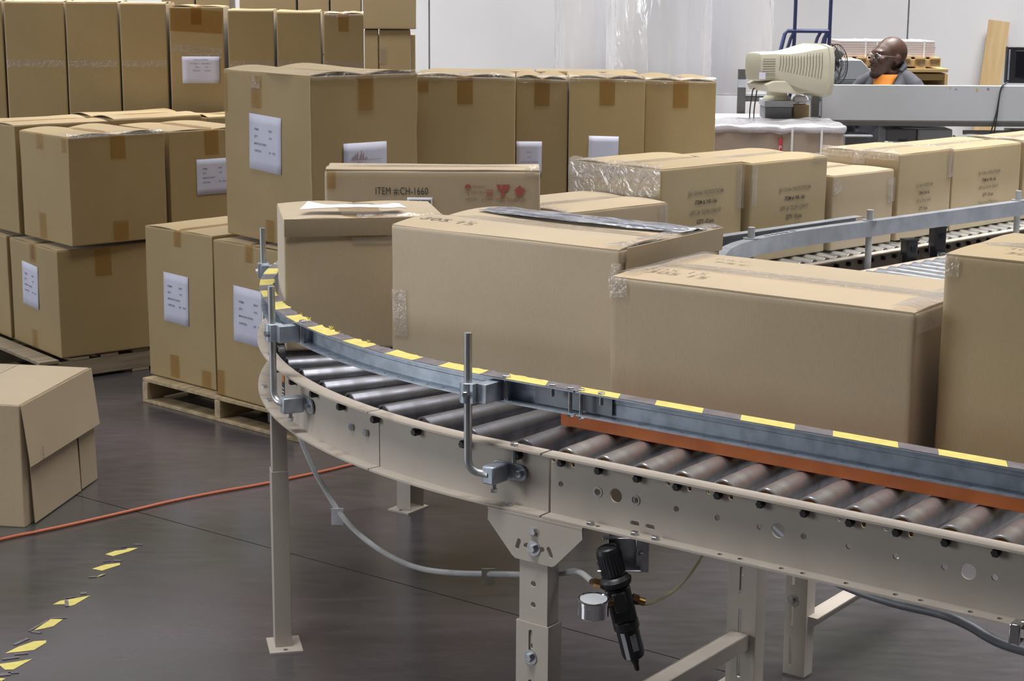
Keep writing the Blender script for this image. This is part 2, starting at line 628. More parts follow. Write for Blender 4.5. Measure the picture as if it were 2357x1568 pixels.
def station(k, v):
    """centre-line frame: origin, outward unit vector, tangent"""
    if k == 'S':
        return C0 + T_ * v, Vector((cos(radians(233)), sin(radians(233)), 0)), T_
    if k == 'C':
        a = radians(233 - v)
        return C0.copy(), Vector((cos(a), sin(a), 0)), Vector((sin(a), -cos(a), 0))
    return C0 + HF * v, Vector((cos(radians(133)), sin(radians(133)), 0)), HF


def P(k, v, r, z):
    o, n, t = station(k, v)
    return o + n * r + Vector((0, 0, z))


def sweep(mb, prof, stations, mis=None):
    n = len(prof)
    vs, fs, ms = [], [], []
    for (k, v) in stations:
        vs += [P(k, v, r, z) for r, z in prof]
    for i in range(len(stations) - 1):
        for j in range(n):
            a, b = i * n + j, i * n + (j + 1) % n
            fs.append((a, b, b + n, a + n))
            ms.append(mis[j] if mis else 0)
    fs.append(list(range(n))[::-1])
    fs.append([(len(stations) - 1) * n + j for j in range(n)])
    ms += [0, 0]
    k0 = len(mb.v)
    mb.v += vs
    mb.f += [[q + k0 for q in f] for f in fs]
    mb.m += ms


def arc(a0, a1, step=2.0):
    n = max(1, int(round((a1 - a0) / step)))
    return [('C', a0 + (a1 - a0) * i / n) for i in range(n + 1)]


ZB, ZT = 0.780, 0.934
RW, RF = 1.825, 1.866
FR_OUT = [(RW, ZB), (RF, ZB), (RF, ZB + .005), (RW + .005, ZB + .005), (RW + .005, ZT - .005), (RF, ZT - .005), (RF, ZT), (RW, ZT)]
MI_OUT = [0, 0, 1, 0, 0, 1, 1, 0]
RWI, RFI = 0.842, 0.802
FR_IN = [(RWI, ZB), (RWI, ZT), (RFI, ZT), (RFI, ZT - .005), (RWI - .005, ZT - .005), (RWI - .005, ZB + .005), (RFI, ZB + .005),
         (RFI, ZB)]
ZR = 1.092
RAIL = [(1.812, ZR - .058), (1.852, ZR - .058), (1.852, ZR - .055), (1.815, ZR - .055), (1.815, ZR - .026),
        (1.8162, ZR - .024), (1.8162, ZR - .003), (1.855, ZR - .003), (1.855, ZR), (1.812, ZR)]
RAIL_IN = [(0.855 - (r - 1.812), z) for r, z in RAIL][::-1]
ZA, RR = 0.912, 0.0305          # roller axle height, roller radius
PB = ['paint_beige', 'paint_worn']


def roller_mesh(L, r0, r1, n=28):
    """steel tube along +x from 0 (outer end) to L with turned-in ends"""
    mb = MB()
    prof = [(r0 - .007, .006), (r0 - .006, 0.001), (r0 - .002, 0), (r0, .002), (r1, L - .002), (r1 - .002, L), (r1 - .006, L - .001),
            (r1 - .007, L - .006)]
    mb.lathe(prof, (0, 0, 0), (1, 0, 0), n)
    return mb.mesh('roller')


def bearing_mesh(r):
    mb = MB()
    mb.lathe([(r - .0075, .004), (r - .009, .0015), (r - .012, .003), (r - .015, -.001), (.008, -.002), (.008, .004)], (0, 0, 0), (1, 0, 0), 20)
    mb.cyl((-.012, 0, 0), (0.002, 0, 0), .006, n=6)
    return mb.mesh('bearing')


def place_x(p, d):
    d = Vector(d).normalized()
    y = Vector((0, 0, 1)).cross(d).normalized()
    z = d.cross(y)
    m = Matrix((d, y, z)).transposed().to_4x4()
    m.translation = p
    return m


def inst(name, me, root, Mw, smooth=None):
    o = bpy.data.objects.new(name, me)
    COL.objects.link(o)
    o.parent = root
    o.matrix_parent_inverse = world_of(root).inverted()
    o.matrix_basis = Mw
    return o


def prep(me, mat, smooth=35):
    for mm in (mat if isinstance(mat, (list, tuple)) else [mat]):
        me.materials.append(MATS[mm])
    me.shade_smooth()
    me.set_sharp_from_angle(angle=radians(smooth))
    return me


def set_rollers(root, stations, L, r_out, me, bme=None):
    for (k, v) in stations:
        o, n, t = station(k, v)
        Mw = place_x(o + n * r_out + Vector((0, 0, ZA)), -n)
        ro = inst('roller', me, root, Mw)
        if bme:
            inst('bearing', bme, ro, Mw)


def bolt_mesh(r, h, washer=0.0):
    return MB().hexbolt((0, 0, 0), (1, 0, 0), r, h, washer).mesh('bolt')


BOLT_BLACK = prep(bolt_mesh(.0092, .015), 'black_steel')
BOLT_LONG = prep(bolt_mesh(.0100, .020), 'black_steel')
BOLT_ZINC = prep(bolt_mesh(.0100, .008), 'zinc')
BOLT_WASH = prep(bolt_mesh(.0105, .009, .0185), 'zinc')
BOLT_SMALL = prep(bolt_mesh(.0075, .006), 'zinc')


def stripes(parent, segs, yellow, slant=-0.02, ragged=0.0, seed=1):
    """pieces of hazard tape stuck along the top of the guard rail; positions are arc lengths"""
    rnd = random.Random(seed)
    for a, b in segs:
        n = 8
        mb = MB()
        vs, fs = [], []
        for i in range(n + 1):
            L = a + (b - a) * i / n
            for j, rr in enumerate((1.8545, 1.8335, 1.8135)):
                l2 = L + (slant if L < 0.02 else slant * 0.25) * (1 - j / 2.0)
                if j == 2 and ragged:
                    rr -= rnd.uniform(-0.3, 1.0) * ragged
                k, v = ('S', l2) if l2 < 0 else ('C', math.degrees(l2 / 1.855))
                zz = ZR + 0.0006 + (rnd.uniform(0, 0.5) * ragged if (j == 2 and ragged) else 0)
                vs.append(P(k, v, rr, zz))
        for i in range(n):
            for j in range(2):
                q = i * 3 + j
                fs.append((q, q + 3, q + 4, q + 1))
        mb.add(vs, fs)
        o = mb.obj('tape_stripe', 'tape_yellow' if yellow else 'tape_dark', parent, smooth=0)
        so = o.modifiers.new('thick', 'SOLIDIFY')
        so.thickness = 0.0006
        so.offset = 1


def shred(parent, L, r, size, seed):
    rnd = random.Random(seed)
    k, v = ('C', math.degrees(L / 1.855))
    c = P(k, v, r, ZR + .002)
    mb = MB()
    for _ in range(5):
        d = Vector((rnd.uniform(-1, 1), rnd.uniform(-1, 1), rnd.uniform(0.1, 1.2))).normalized() * size
        w = Vector((rnd.uniform(-1, 1), rnd.uniform(-1, 1), 0.2)).normalized() * size * 0.3
        mb.add([c - w, c + w, c + d + w * 0.3, c + d - w * 0.3, c - w + Vector((0, 0, .0005)), c + w + Vector((0, 0, .0005)),
                c + d + w * 0.3 + Vector((0, 0, .0005)), c + d - w * 0.3 + Vector((0, 0, .0005))],
               [(0, 1, 2, 3), (4, 7, 6, 5), (0, 4, 5, 1), (1, 5, 6, 2), (2, 6, 7, 3), (3, 7, 4, 0)])
    mb.obj('torn_tape', 'tape_yellow', parent, smooth=0)


def capsule(w, h, n=8):
    """stadium outline w x h centred on 0"""
    r = h / 2
    pts = []
    for s in (1, -1):
        for i in range(n + 1):
            a = -pi / 2 + pi * i / n
            pts.append((s * (w / 2 - r) + s * r * cos(a), s * r * sin(a)))
    return pts


def web_matrix(k, v, r, z):
    """local x = along the line (towards the right of the viewer), y = up, z = outward"""
    o, n, t = station(k, v)
    m = Matrix((-t, Vector((0, 0, 1)), n)).transposed().to_4x4()
    m.translation = o + n * r + Vector((0, 0, z))
    return m


def rail_post(root, k, v, ztop, zbase=0.862, rrod=1.905, dv=0.05):
    """bent rod, its clamp on the frame and the clamp that carries the guard rail"""
    Mf = web_matrix(k, v, 0, 0)
    off = rrod
    xb = 0.055                                     # clamp sits a little to the viewer's right of the rod
    pts = [(0, ztop, off), (0, zbase + .035, off)]
    for i in range(1, 7):
        a = pi / 2 * i / 6
        pts.append((0.028 * (1 - cos(a)), zbase + .035 - 0.030 * sin(a), off - 0.012 * (1 - cos(a))))
    pts.append((xb, zbase + .005, off - .012))
    rod = MB().tube([Mf @ Vector(p) for p in pts], .0098, 14).obj('post_rod', 'zinc_rod', root)
    cl = MB()
    cl.prism([(x, y) for x, y in capsule(.105, .040)], RW + .005, RW + .011, Mf @ Matrix.Translation((xb + .012, zbase + .004, 0)))
    cl.obj('clamp_plate', 'galvanised', root, bevel=.0008)
    b2 = MB().box((xb, zbase + .004, off - .034), (.034, .044, .058), Mf)
    cb = b2.obj('clamp_block', 'galvanised', root, bevel=.004)
    MB().hexbolt(Mf @ Vector((xb + .048, zbase + .004, RW + .011)), Mf.to_3x3() @ Vector((0, 0, 1)), .009, .012).obj(
        'clamp_bolt', 'zinc', root, smooth=20)
    sb = MB().cyl(Mf @ Vector((xb, zbase - .018, off - .03)), Mf @ Vector((xb, zbase - .034, off - .03)), .0055, n=10)
    sb.hexbolt(Mf @ Vector((xb, zbase - .032, off - .03)), (0, 0, -1), .009, .010)
    sb.obj('set_screw', 'zinc', root, smooth=20)
    # upper clamp: split sleeve on the rod, arm to the rail
    zc = ZR - .032
    um = MB()
    um.lathe([(.0185, -.024), (.0195, -.023), (.0195, .023), (.0185, .024)], Mf @ Vector((0, zc, off)), (0, 0, 1), 20)
    um.box((.012, zc, off - .006), (.024, .047, .036), Mf)
    um.obj('rail_clamp', 'galvanised', root, bevel=.0006)
    ua = MB().box((.035, zc, off - .042), (.030, .046, .075), Mf)
    ua.box((.046, zc, off - .072), (.040, .040, .012), Mf)
    ua.obj('rail_clamp_arm', 'galvanised', root, bevel=.001)
    MB().hexbolt(Mf @ Vector((.008, zc - .002, off + .016)), Mf.to_3x3() @ Vector((0.25, 0, 1)), .0085, .008).obj(
        'clamp_screw', 'zinc', root, smooth=20)
    ub = MB().cyl(Mf @ Vector((.062, ZR - .058, off - .066)), Mf @ Vector((.062, ZR + .001, off - .066)), .0065, n=12)
    ub.hexbolt(Mf @ Vector((.062, ZR + .0005, off - .066)), (0, 0, 1), .0105, .006)
    ub.obj('rail_bolt', 'zinc', root, smooth=20)
    return rod


def channel_leg(mb, M, w, d, t, z0, z1):
    """upright C channel: web faces local +z of M(out), flanges go back"""
    prof = [(-w / 2, 0), (w / 2, 0), (w / 2, -d), (w / 2 - t, -d), (w / 2 - t, -t), (-w / 2 + t, -t), (-w / 2 + t, -d), (-w / 2, -d)]
    n = len(prof)
    vs = []
    for z in (z0, z1):
        vs += [M @ Vector((x, z, y)) for x, y in prof]
    fs = [list(range(n)), [n + i for i in range(n)][::-1]] + [(i, (i + 1) % n, n + (i + 1) % n, n + i) for i in range(n)]
    mb.add(vs, fs)


# ---------------------------------------------------------------- straight section in the foreground
near = thing('roller_conveyor', 'beige straight roller conveyor in the foreground with steel rollers and striped guard rail', 'conveyor',
             P('S', -0.9, 1.35, 0))
S0, S1 = -0.1535, -2.15
fm = MB()
sweep(fm, FR_OUT, [('S', S0), ('S', S1)], MI_OUT)
cm = MB()


def webcut(s, z, r, n=20):
    o, nn, t = station('S', s)
    c = o + Vector((0, 0, z))
    cm.cyl(c + nn * (RW - .02), c + nn * (RW + .02), r, n=n)


AX = [-0.187 - 0.1042 * i for i in range(19)]
for i in range(18):
    webcut(-0.182 - 0.1045 * i, 0.859, .0068)
for s in (-0.335, -0.749, -1.173, -1.59, -2.0):
    webcut(s, 0.8595, .0165, 28)
for i, s in enumerate(AX):
    if i % 4 in (0, 3):
        webcut(s + .0275, ZA + .001, .0068, 6)
        webcut(s - .0275, ZA - .001, .0068, 6)
for s in (-0.387, -0.428):
    Mw = web_matrix('S', s, RW, .804)
    cm.prism(capsule(.024, .011), -.02, .02, Mw)
for s in (-.30, -.62, -.67, -.77, -.82, -.92, -1.03, -1.085, -1.19, -1.25, -1.4, -1.5):
    o, nn, t = station('S', s)
    c = o + nn * 1.848
    cm.cyl(c + Vector((0, 0, ZB - .01)), c + Vector((0, 0, ZB + .012)), .006, n=12)
fme = cut(fm.mesh('frame'), cm.mesh('cutters'))
fme.materials.clear()
for mm in PB:
    fme.materials.append(MATS[mm])
link_mesh('side_frame', fme, None, near, 30)
fm = MB()
sweep(fm, FR_IN, [('S', S0), ('S', S1)])
fm.obj('side_frame', 'paint_beige', near, smooth=30)
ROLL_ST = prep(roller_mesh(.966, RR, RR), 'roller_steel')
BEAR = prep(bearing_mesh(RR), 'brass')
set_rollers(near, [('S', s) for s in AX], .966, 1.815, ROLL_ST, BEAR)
for s in AX:
    o, n, t = station('S', s)
    inst('axle_bolt', BOLT_BLACK, near, place_x(o + n * (RW + .005) + Vector((0, 0, ZA)), n))
for s in (-.28, -.40, -.455, -1.3):
    o, n, t = station('S', s)
    inst('flange_bolt', BOLT_ZINC, near, place_x(o + n * 1.850 + Vector((0, 0, ZB + .005)), (0.001, 0, 1)))
for s, z in ((-0.286, .859), (-0.388, .859)):
    Mw = web_matrix('S', s, RW + .005, z)
    MB().lathe([(.0085, 0), (.012, 0), (.012, .0015), (.0085, .0015)], Mw.translation, Mw.to_3x3() @ Vector((0, 0, 1)), 20, cap=False).obj(
        'washer', 'zinc', near)

# guard rail of the straight section
rm = MB()
sweep(rm, RAIL, [('S', -0.236), ('S', S1)])
hm = MB()
for i in range(34):
    o, nn, t = station('S', -0.29 - .055 * i)
    c = o + nn * 1.838
    hm.cyl(c + Vector((0, 0, ZR - .07)), c + Vector((0, 0, ZR - .045)), .0035, n=8)
rme = cut(rm.mesh('guard_rail'), hm.mesh('cutters'))
rail_n = link_mesh('guard_rail', prep(rme, 'galvanised', 30) if not rme.materials else rme, None, near, 30)
YEL = [(-2.05, -1.93), (-1.83, -1.71), (-1.62, -1.50), (-1.42, -1.30), (-1.228, -1.088), (-1.002, -.858), (-.77, -.642), (-.548, -.428),
       (-.332, -.224), (-.132, -.018), (.045, .178), (.269, .376), (.463, .567), (.644, .771), (.851, .945), (1.05, 1.16), (1.255, 1.36),
       (1.455, 1.56), (1.66, 1.77), (1.86, 1.97), (2.07, 2.18), (2.27, 2.38)]
DRK = [(YEL[i][1] + .0008, YEL[i + 1][0] - .0008) for i in range(len(YEL) - 1)]
stripes(rail_n, [y for y in YEL if y[1] < -.2], True)
stripes(rail_n, [y for y in DRK if y[1] < -.22 and y[0] > -1.95], False)
sp = MB()
sweep(sp, [(1.8185, ZR - .052), (1.8215, ZR - .052), (1.8215, ZR - .0045), (1.852, ZR - .0045), (1.852, ZR - .003), (1.8185, ZR - .003)],
      [('S', -0.10), ('S', -0.315)])
sp.obj('splice_plate', 'galv_dull', rail_n, smooth=30)
for s in (-.165, -.215, -.245, -.30):
    o, n, t = station('S', s)
    c = o + n * 1.843
    b = MB().hexbolt(c + Vector((0, 0, ZR)), (0, 0, 1), .0085, .0055)
    lo = ZR - .066 if s in (-.215, -.245) else ZR - .024
    b.cyl(c + Vector((0, 0, lo)), c + Vector((0, 0, ZR)), .0045, n=10)
    if s in (-.215, -.245):
        b.hexbolt(c + Vector((0, 0, ZR - .058)), (0, 0, -1), .008, .006)
    b.obj('rail_bolt', 'zinc', rail_n, smooth=20)

# support stand under the joint: bracket, two-piece leg, cross bars
bw = MB()
Mb = web_matrix('S', -.134, 1.868, 0)
bw_poly = [(-.137, .748), (-.135, .776), (.135, .776), (.137, .752), (.060, .672), (.052, .668), (-.054, .668), (-.064, .674)]
bw.prism(bw_poly, -.004, 0, Mb)
bw.box((0, .7765, -.022), (.272, .005, .045), Mb)
bc = MB()
for (px_, py_, w, h, ang) in ((-.046, .705, .028, .011, 1.25), (.046, .702, .028, .011, -1.15), (-.020, .706, .02, .012, .3), (.021, .704, .02, .012, .3)):
    bc.prism(capsule(w, h), -.02, .02, Mb @ Matrix.Translation((px_, py_, 0)) @ Matrix.Rotation(ang, 4, 'Z'))
bme = cut(bw.mesh('b'), bc.mesh('c'))
link_mesh('leg_bracket', prep(bme, 'paint_beige', 30) if not bme.materials else bme, None, near, 30, bevel=.0008)
for py_, msh in ((.744, BOLT_ZINC), (.703, BOLT_WASH)):
    q = Mb @ Vector((0, py_, 0))
    inst('bracket_bolt', msh, near, place_x(q, Mb.to_3x3() @ Vector((0, 0, 1))))


def slotted_leg(root, k, v, r, upz, name='support_leg', w=.082, mats='paint_beige', holes=True):
    Ml = web_matrix(k, v, r, 0)
    u = MB()
    channel_leg(u, Ml, w, .045, .003, .30, upz)
    c = MB()
    for i in range(9):
        z = upz - .06 - .052 * i
        if z > .32:
            q = Ml @ Vector((0, z, 0))
            d = Ml.to_3x3() @ Vector((0, 0, 1))
            c.cyl(q - d * .02, q + d * .02, .0068, n=16)
    me = cut(u.mesh('u'), c.mesh('c'))
    link_mesh(name, prep(me, mats, 30) if not me.materials else me, None, root, 30, bevel=.0008)
    l = MB()
    Ml2 = web_matrix(k, v, r + .004, 0)
    channel_leg(l, Ml2, w + .012, .055, .003, .006, .515)
    c = MB()
    for i in range(4):
        z = .455 - .125 * i
        c.prism(capsule(.085, .011), -.02, .02, Ml2 @ Matrix.Translation((-.004, z, 0)) @ Matrix.Rotation(pi / 2, 4, 'Z'))
    me = cut(l.mesh('l'), c.mesh('c'))
    link_mesh('leg_foot_channel', prep(me, mats, 30) if not me.materials else me, None, root, 30, bevel=.0008)
    f = MB().box((0, .003, -.025), (.15, .006, .11), Ml2)
    f.obj('foot_plate', mats, root, bevel=.0006)
    inst('leg_bolt', BOLT_WASH, root, place_x(Ml2 @ Vector((-.004, .430, 0)), Ml2.to_3x3() @ Vector((0, 0, 1))))


slotted_leg(near, 'S', -.128, 1.860, .672)
slotted_leg(near, 'S', -.118, .835, .775)
cb = MB()
o, n, t = station('S', -.118)
Mc = web_matrix('S', -.118, 0, 0)
cb.box((0, .175, 1.33), (.055, .004, .97), Mc)
cb.box((.0275, .155, 1.33), (.003, .044, .97), Mc)
cb.box((-.0275, .155, 1.33), (.003, .044, .97), Mc)
cb.obj('cross_bar', 'paint_beige', near, smooth=30)

Mk = web_matrix('S', -1.292, 1.866, .775)
kc = MB().box((0, .014, -.004), (.022, .006, .030), Mk)
kc.box((0, -.022, -.004), (.022, .006, .030), Mk)
kc.box((0, -.004, .012), (.022, .042, .006), Mk)
kc.obj('flange_clamp', 'chrome', near, bevel=.002)

# ---------------------------------------------------------------- curved section
curve = thing('curved_conveyor', 'beige curved roller conveyor section with dark tapered rollers and hazard striped rail', 'conveyor',
              P('C', 40, 1.3, 0))
for st in ([('S', -.1475), ('S', -.07), ('S', 0)] + arc(0, 13.15)[1:], arc(13.28, AEND) + [('F', .10)]):
    fm = MB()
    sweep(fm, FR_OUT, st, MI_OUT)
    fm.obj('side_frame', PB, curve, smooth=30)
fm = MB()
sweep(fm, FR_IN, [('S', -.1475), ('S', 0)] + arc(0, AEND)[1:] + [('F', .10)])
fm.obj('side_frame', 'paint_beige', curve, smooth=30)
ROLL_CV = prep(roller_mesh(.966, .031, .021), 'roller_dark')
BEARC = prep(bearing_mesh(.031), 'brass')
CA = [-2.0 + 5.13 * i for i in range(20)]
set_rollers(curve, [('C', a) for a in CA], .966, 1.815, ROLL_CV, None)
for a in CA:
    o, n, t = station('C', a)
    inst('axle_bolt', BOLT_LONG, curve, place_x(o + n * (RW + .005) + Vector((0, 0, .909)), n))
for a in (15.0, 17.2):
    o, n, t = station('C', a)
    inst('web_bolt', BOLT_ZINC, curve, place_x(o + n * (RW + .005) + Vector((0, 0, .862)), n))
for k, v, z in (('S', -.045, ZB + .005), ('C', 43.5, ZB + .005), ('C', 38.0, ZB + .005), ('S', -.06, ZT), ('C', 36, ZT)):
    o, n, t = station(k, v)
    inst('flange_bolt', BOLT_ZINC, curve, place_x(o + n * 1.848 + Vector((0, 0, z)), (.001, 0, 1)))
o, n, t = station('S', -.06)
MB().cyl(o + n * 1.848 + Vector((0, 0, ZT - .04)), o + n * 1.848 + Vector((0, 0, ZT)), .0055, n=10).obj('bolt_shank', 'zinc', curve)
rm = MB()
sweep(rm, RAIL, [('S', -.232), ('S', -.12), ('S', 0)] + arc(0, AEND)[1:] + [('F', .10)])
hm = MB()
for i in range(30):
    L = -.05 + .055 * i
    k, v = ('S', L) if L < 0 else ('C', math.degrees(L / 1.855))
    o, nn, t = station(k, v)
    c = o + nn * 1.838
    hm.cyl(c + Vector((0, 0, ZR - .07)), c + Vector((0, 0, ZR - .045)), .0035, n=8)
rme = cut(rm.mesh('guard_rail'), hm.mesh('cutters'))
rail_c = link_mesh('guard_rail', prep(rme, 'galvanised', 30) if not rme.materials else rme, None, curve, 30)
stripes(rail_c, [y for y in YEL if y[0] > -.236 and y[1] < .6], True, ragged=.004, seed=3)
stripes(rail_c, [y for y in YEL if y[0] > .6], True, ragged=.006, seed=4)
stripes(rail_c, [y for y in DRK if y[0] > -.23], False, ragged=.004, seed=5)
for L, s, q in ((.70, .012, 1), (.66, .008, 2), (.86, .009, 3), (.50, .007, 4), (1.36, .008, 5), (.93, .007, 6)):
    shred(rail_c, L, 1.813, s, q)
rail_post(curve, 'C', 1.0, 1.201)
rail_post(curve, 'C', 27.8, 1.186)
rail_post(curve, 'C', 59.5, 1.20)
rm = MB()
sweep(rm, RAIL_IN, [('S', -.3), ('S', 0)] + arc(0, AEND)[1:] + [('F', .10)])
rm.obj('guard_rail', 'galv_dull', curve, smooth=30)
# warning sticker on the web
Ms = web_matrix('C', 33.2, RW + .0056, .862)
st_ = MB().box((0, 0, 0), (.030, .085, .0008), Ms).obj('warning_sticker', 'ink', curve, smooth=0)
MB().box((0, .028, .0006), (.028, .026, .0006), Ms).obj('sticker_band', 'orange_label', st_, smooth=0)
for q in (-.004, -.014, -.024):
    MB().box((0, q, .0006), (.022, .003, .0006), Ms).obj('sticker_line', 'paper_white', st_, smooth=0)


def plain_leg(root, k, v, r, upz, w, d, out=1):
    Ml = web_matrix(k, v, r, 0)
    u = MB()
    channel_leg(u, Ml, w, d, .003, .35, upz)
    u.obj('support_leg', 'paint_beige', root, smooth=30, bevel=.001)
    l = MB()
    Ml2 = web_matrix(k, v, r + .004, 0)
    channel_leg(l, Ml2, w + .010, d + .006, .003, .006, .56)
    l.obj('leg_foot_channel', 'paint_beige', root, smooth=30, bevel=.001)
    fp = MB().box((.01, .003, -.03), (.13, .006, .10), Ml2)
    c = MB().cyl(Ml2 @ Vector((.055, -.01, -.03)), Ml2 @ Vector((.055, .02, -.03)), .008, n=14)
    me = cut(fp.mesh('f'), c.mesh('c'))
    link_mesh('foot_plate', prep(me, 'paint_beige', 30) if not me.materials else me, None, root, 30)
    return Ml2


Ml = plain_leg(curve, 'C', 39.8, 1.838, .779, .052, .045)
q = Ml @ Vector((-.031, .30, -.02))
inst('leg_bolt', BOLT_SMALL, curve, place_x(q, Ml.to_3x3() @ Vector((-1, 0, 0))))
hb = MB().box((-.032, .74, -.02), (.005, .085, .04), Ml)
hb.obj('leg_hanger', 'galv_dull', curve, bevel=.001)
for z in (.765, .72):
    inst('hanger_bolt', BOLT_ZINC, curve, place_x(Ml @ Vector((-.0345, z, -.015)), Ml.to_3x3() @ Vector((-1, 0, 0))))
Ml = plain_leg(curve, 'C', 87.5, 1.80, .779, .075, .06)
inst('anchor_bolt', BOLT_ZINC, curve, place_x(Ml @ Vector((-.052, .006, -.03)), (.001, 0, 1)))

# ---------------------------------------------------------------- far straight section
far = thing('roller_conveyor', 'roller conveyor behind carrying the row of cartons with printed order text', 'conveyor', P('F', 1.6, 1.35, 0))
fm = MB()
sweep(fm, FR_OUT, [('F', .105), ('F', 3.25)], MI_OUT)
fm.obj('side_frame', PB, far, smooth=30)
fm = MB()
sweep(fm, FR_IN, [('F', .105), ('F', 3.25)])
fm.obj('side_frame', ['paint_worn'], far, smooth=30)
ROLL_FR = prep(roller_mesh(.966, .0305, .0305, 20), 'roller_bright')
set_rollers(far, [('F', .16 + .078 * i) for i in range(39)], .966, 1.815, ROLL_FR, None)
for i in range(30):
    o, n, t = station('F', .20 + .078 * i)
    inst('axle_bolt', BOLT_BLACK, far, place_x(o + n * (RWI - .005) + Vector((0, 0, .905)), -n))
rm = MB()
sweep(rm, RAIL, [('F', .105), ('F', 3.25)])
rm.obj('guard_rail', 'galv_dull', far, smooth=30)
rm = MB()
sweep(rm, RAIL_IN, [('F', .105), ('F', 1.2)])
rm.obj('guard_rail', 'galv_dull', far, smooth=30)
for v in (.6, 1.9, 3.1):
    for r in (1.80, .85):
        Ml = web_matrix('F', v, r, 0)
        u = MB()
        channel_leg(u, Ml, .08, .05, .003, .006, .779)
        u.box((0, .003, -.02), (.13, .006, .1), Ml)
        u.obj('support_leg', 'paint_beige', far, smooth=30)

# ---------------------------------------------------------------- inner lane with its bent rail
lane = thing('roller_conveyor', 'inner roller lane with bright rollers and a bent grey guard rail on posts', 'conveyor', P('F', 1.6, .3, 0))
ROLL_LN = prep(roller_mesh(.72, .0305, .0305, 20), 'roller_bright')
for i in range(34):
    o, n, t = station('F', .82 + .078 * i)
    inst('roller', ROLL_LN, lane, place_x(o + n * .63 + Vector((0, 0, ZA - .02)), -n))
fm = MB()
sweep(fm, [(.64, .78), (.68, .78), (.68, .784), (.645, .784), (.645, .908), (.68, .908), (.68, .912), (.64, .912)], [('F', .70), ('F', 3.6)])
fm.obj('side_frame', 'paint_worn', lane, smooth=30)
fm = MB()
sweep(fm, [(-.10, .78), (-.14, .78), (-.14, .912), (-.10, .912)], [('F', .70), ('F', 3.6)])
fm.obj('side_frame', 'paint_beige', lane, smooth=30)
# bent rail: straight run then a bend towards the viewer
line_pts = [(2.90, 8.00), (2.182, 7.386), (1.768, 7.030), (1.399, 6.715), (1.26, 6.600), (1.127, 6.481), (1.055, 6.415), (.994, 6.346),
            (.925, 6.265), (.869, 6.192), (.838, 6.145), (.814, 6.106), (.779, 6.030), (.752, 5.953), (.728, 5.86), (.712, 5.77)]
bm_ = MB()
prof = [(0, ZR - .060), (0, ZR), (-.040, ZR), (-.040, ZR - .003), (-.003, ZR - .003), (-.003, ZR - .057), (-.040, ZR - .057), (-.040, ZR - .060)]
vs, fs = [], []
for i, p in enumerate(line_pts):
    a = Vector(line_pts[max(i - 1, 0)])
    b = Vector(line_pts[min(i + 1, len(line_pts) - 1)])
    d = (b - a).normalized()
    nn = Vector((-d.y, d.x))          # towards the viewer's side (right/near)
    vs += [(p[0] + nn.x * u, p[1] + nn.y * u, z) for u, z in prof]
n_ = len(prof)
for i in range(len(line_pts) - 1):
    for j in range(n_):
        fs.append((i * n_ + j, i * n_ + (j + 1) % n_, (i + 1) * n_ + (j + 1) % n_, (i + 1) * n_ + j))
fs.append(list(range(n_))[::-1])
fs.append([(len(line_pts) - 1) * n_ + j for j in range(n_)])
bm_.add(vs, fs)
bent = bm_.obj('guard_rail', 'galv_dull', lane, smooth=30)
for (x_, y_) in ((1.045, 6.43), (1.01, 6.39), (.985, 6.365), (.96, 6.335), (.93, 6.30)):
    MB().box((x_, y_, ZR + .002), (.022, .010, .004), None).obj('splice_screw', 'galv_dull', bent, bevel=.001)
for (x_, y_, zb) in ((1.393, 6.735, .80), (.862, 6.225, .80), (2.162, 7.405, .80)):
    MB().cyl((x_, y_, zb), (x_, y_, ZR + .042), .013, n=14).obj('rail_post', 'hose_grey', lane)
    MB().cyl((x_, y_, ZR), (x_, y_, ZR + .003), .03, n=16).obj('post_washer', 'galv_dull', lane)
for (r, v) in ((.66, 1.0), (-.12, 1.0), (.66, 3.0), (-.12, 3.0)):
    Ml = web_matrix('F', v, r, 0)
    u = MB()
    channel_leg(u, Ml, .07, .05, .003, .006, .78)
    u.box((0, .003, -.02), (.13, .006, .1), Ml)
    u.obj('support_leg', 'paint_beige', lane, smooth=30)
# its leg seen below the foreground conveyor, with a brace
Ml = web_matrix('S', -.195, .655, 0)
u = MB()
channel_leg(u, Ml, .07, .05, .003, .006, .90)
c = MB()
for i in range(6):
    c.prism(capsule(.085, .009), -.02, .02, Ml @ Matrix.Translation((-.012, .70 - .125 * i, 0)) @ Matrix.Rotation(pi / 2, 4, 'Z'))
me = cut(u.mesh('u'), c.mesh('c'))
link_mesh('support_leg', prep(me, 'paint_beige', 30) if not me.materials else me, None, lane, 30)
inst('leg_bolt', BOLT_WASH, lane, place_x(Ml @ Vector((-.012, .235, 0)), Ml.to_3x3() @ Vector((0, 0, 1))))
br = MB().box((.02, .165, -.36), (.004, .055, .70), Ml)
br.box((.04, .19, -.36), (.05, .004, .70), Ml)
br.obj('brace', 'paint_beige', lane, smooth=30)
lr = MB()
sweep(lr, [(.66, .86), (.70, .86), (.70, .912), (.66, .912)], [('S', -1.6), ('S', 0)] + arc(0, 100, 4)[1:] + [('F', .70)])
lr.obj('side_frame', 'paint_beige', lane, smooth=30)

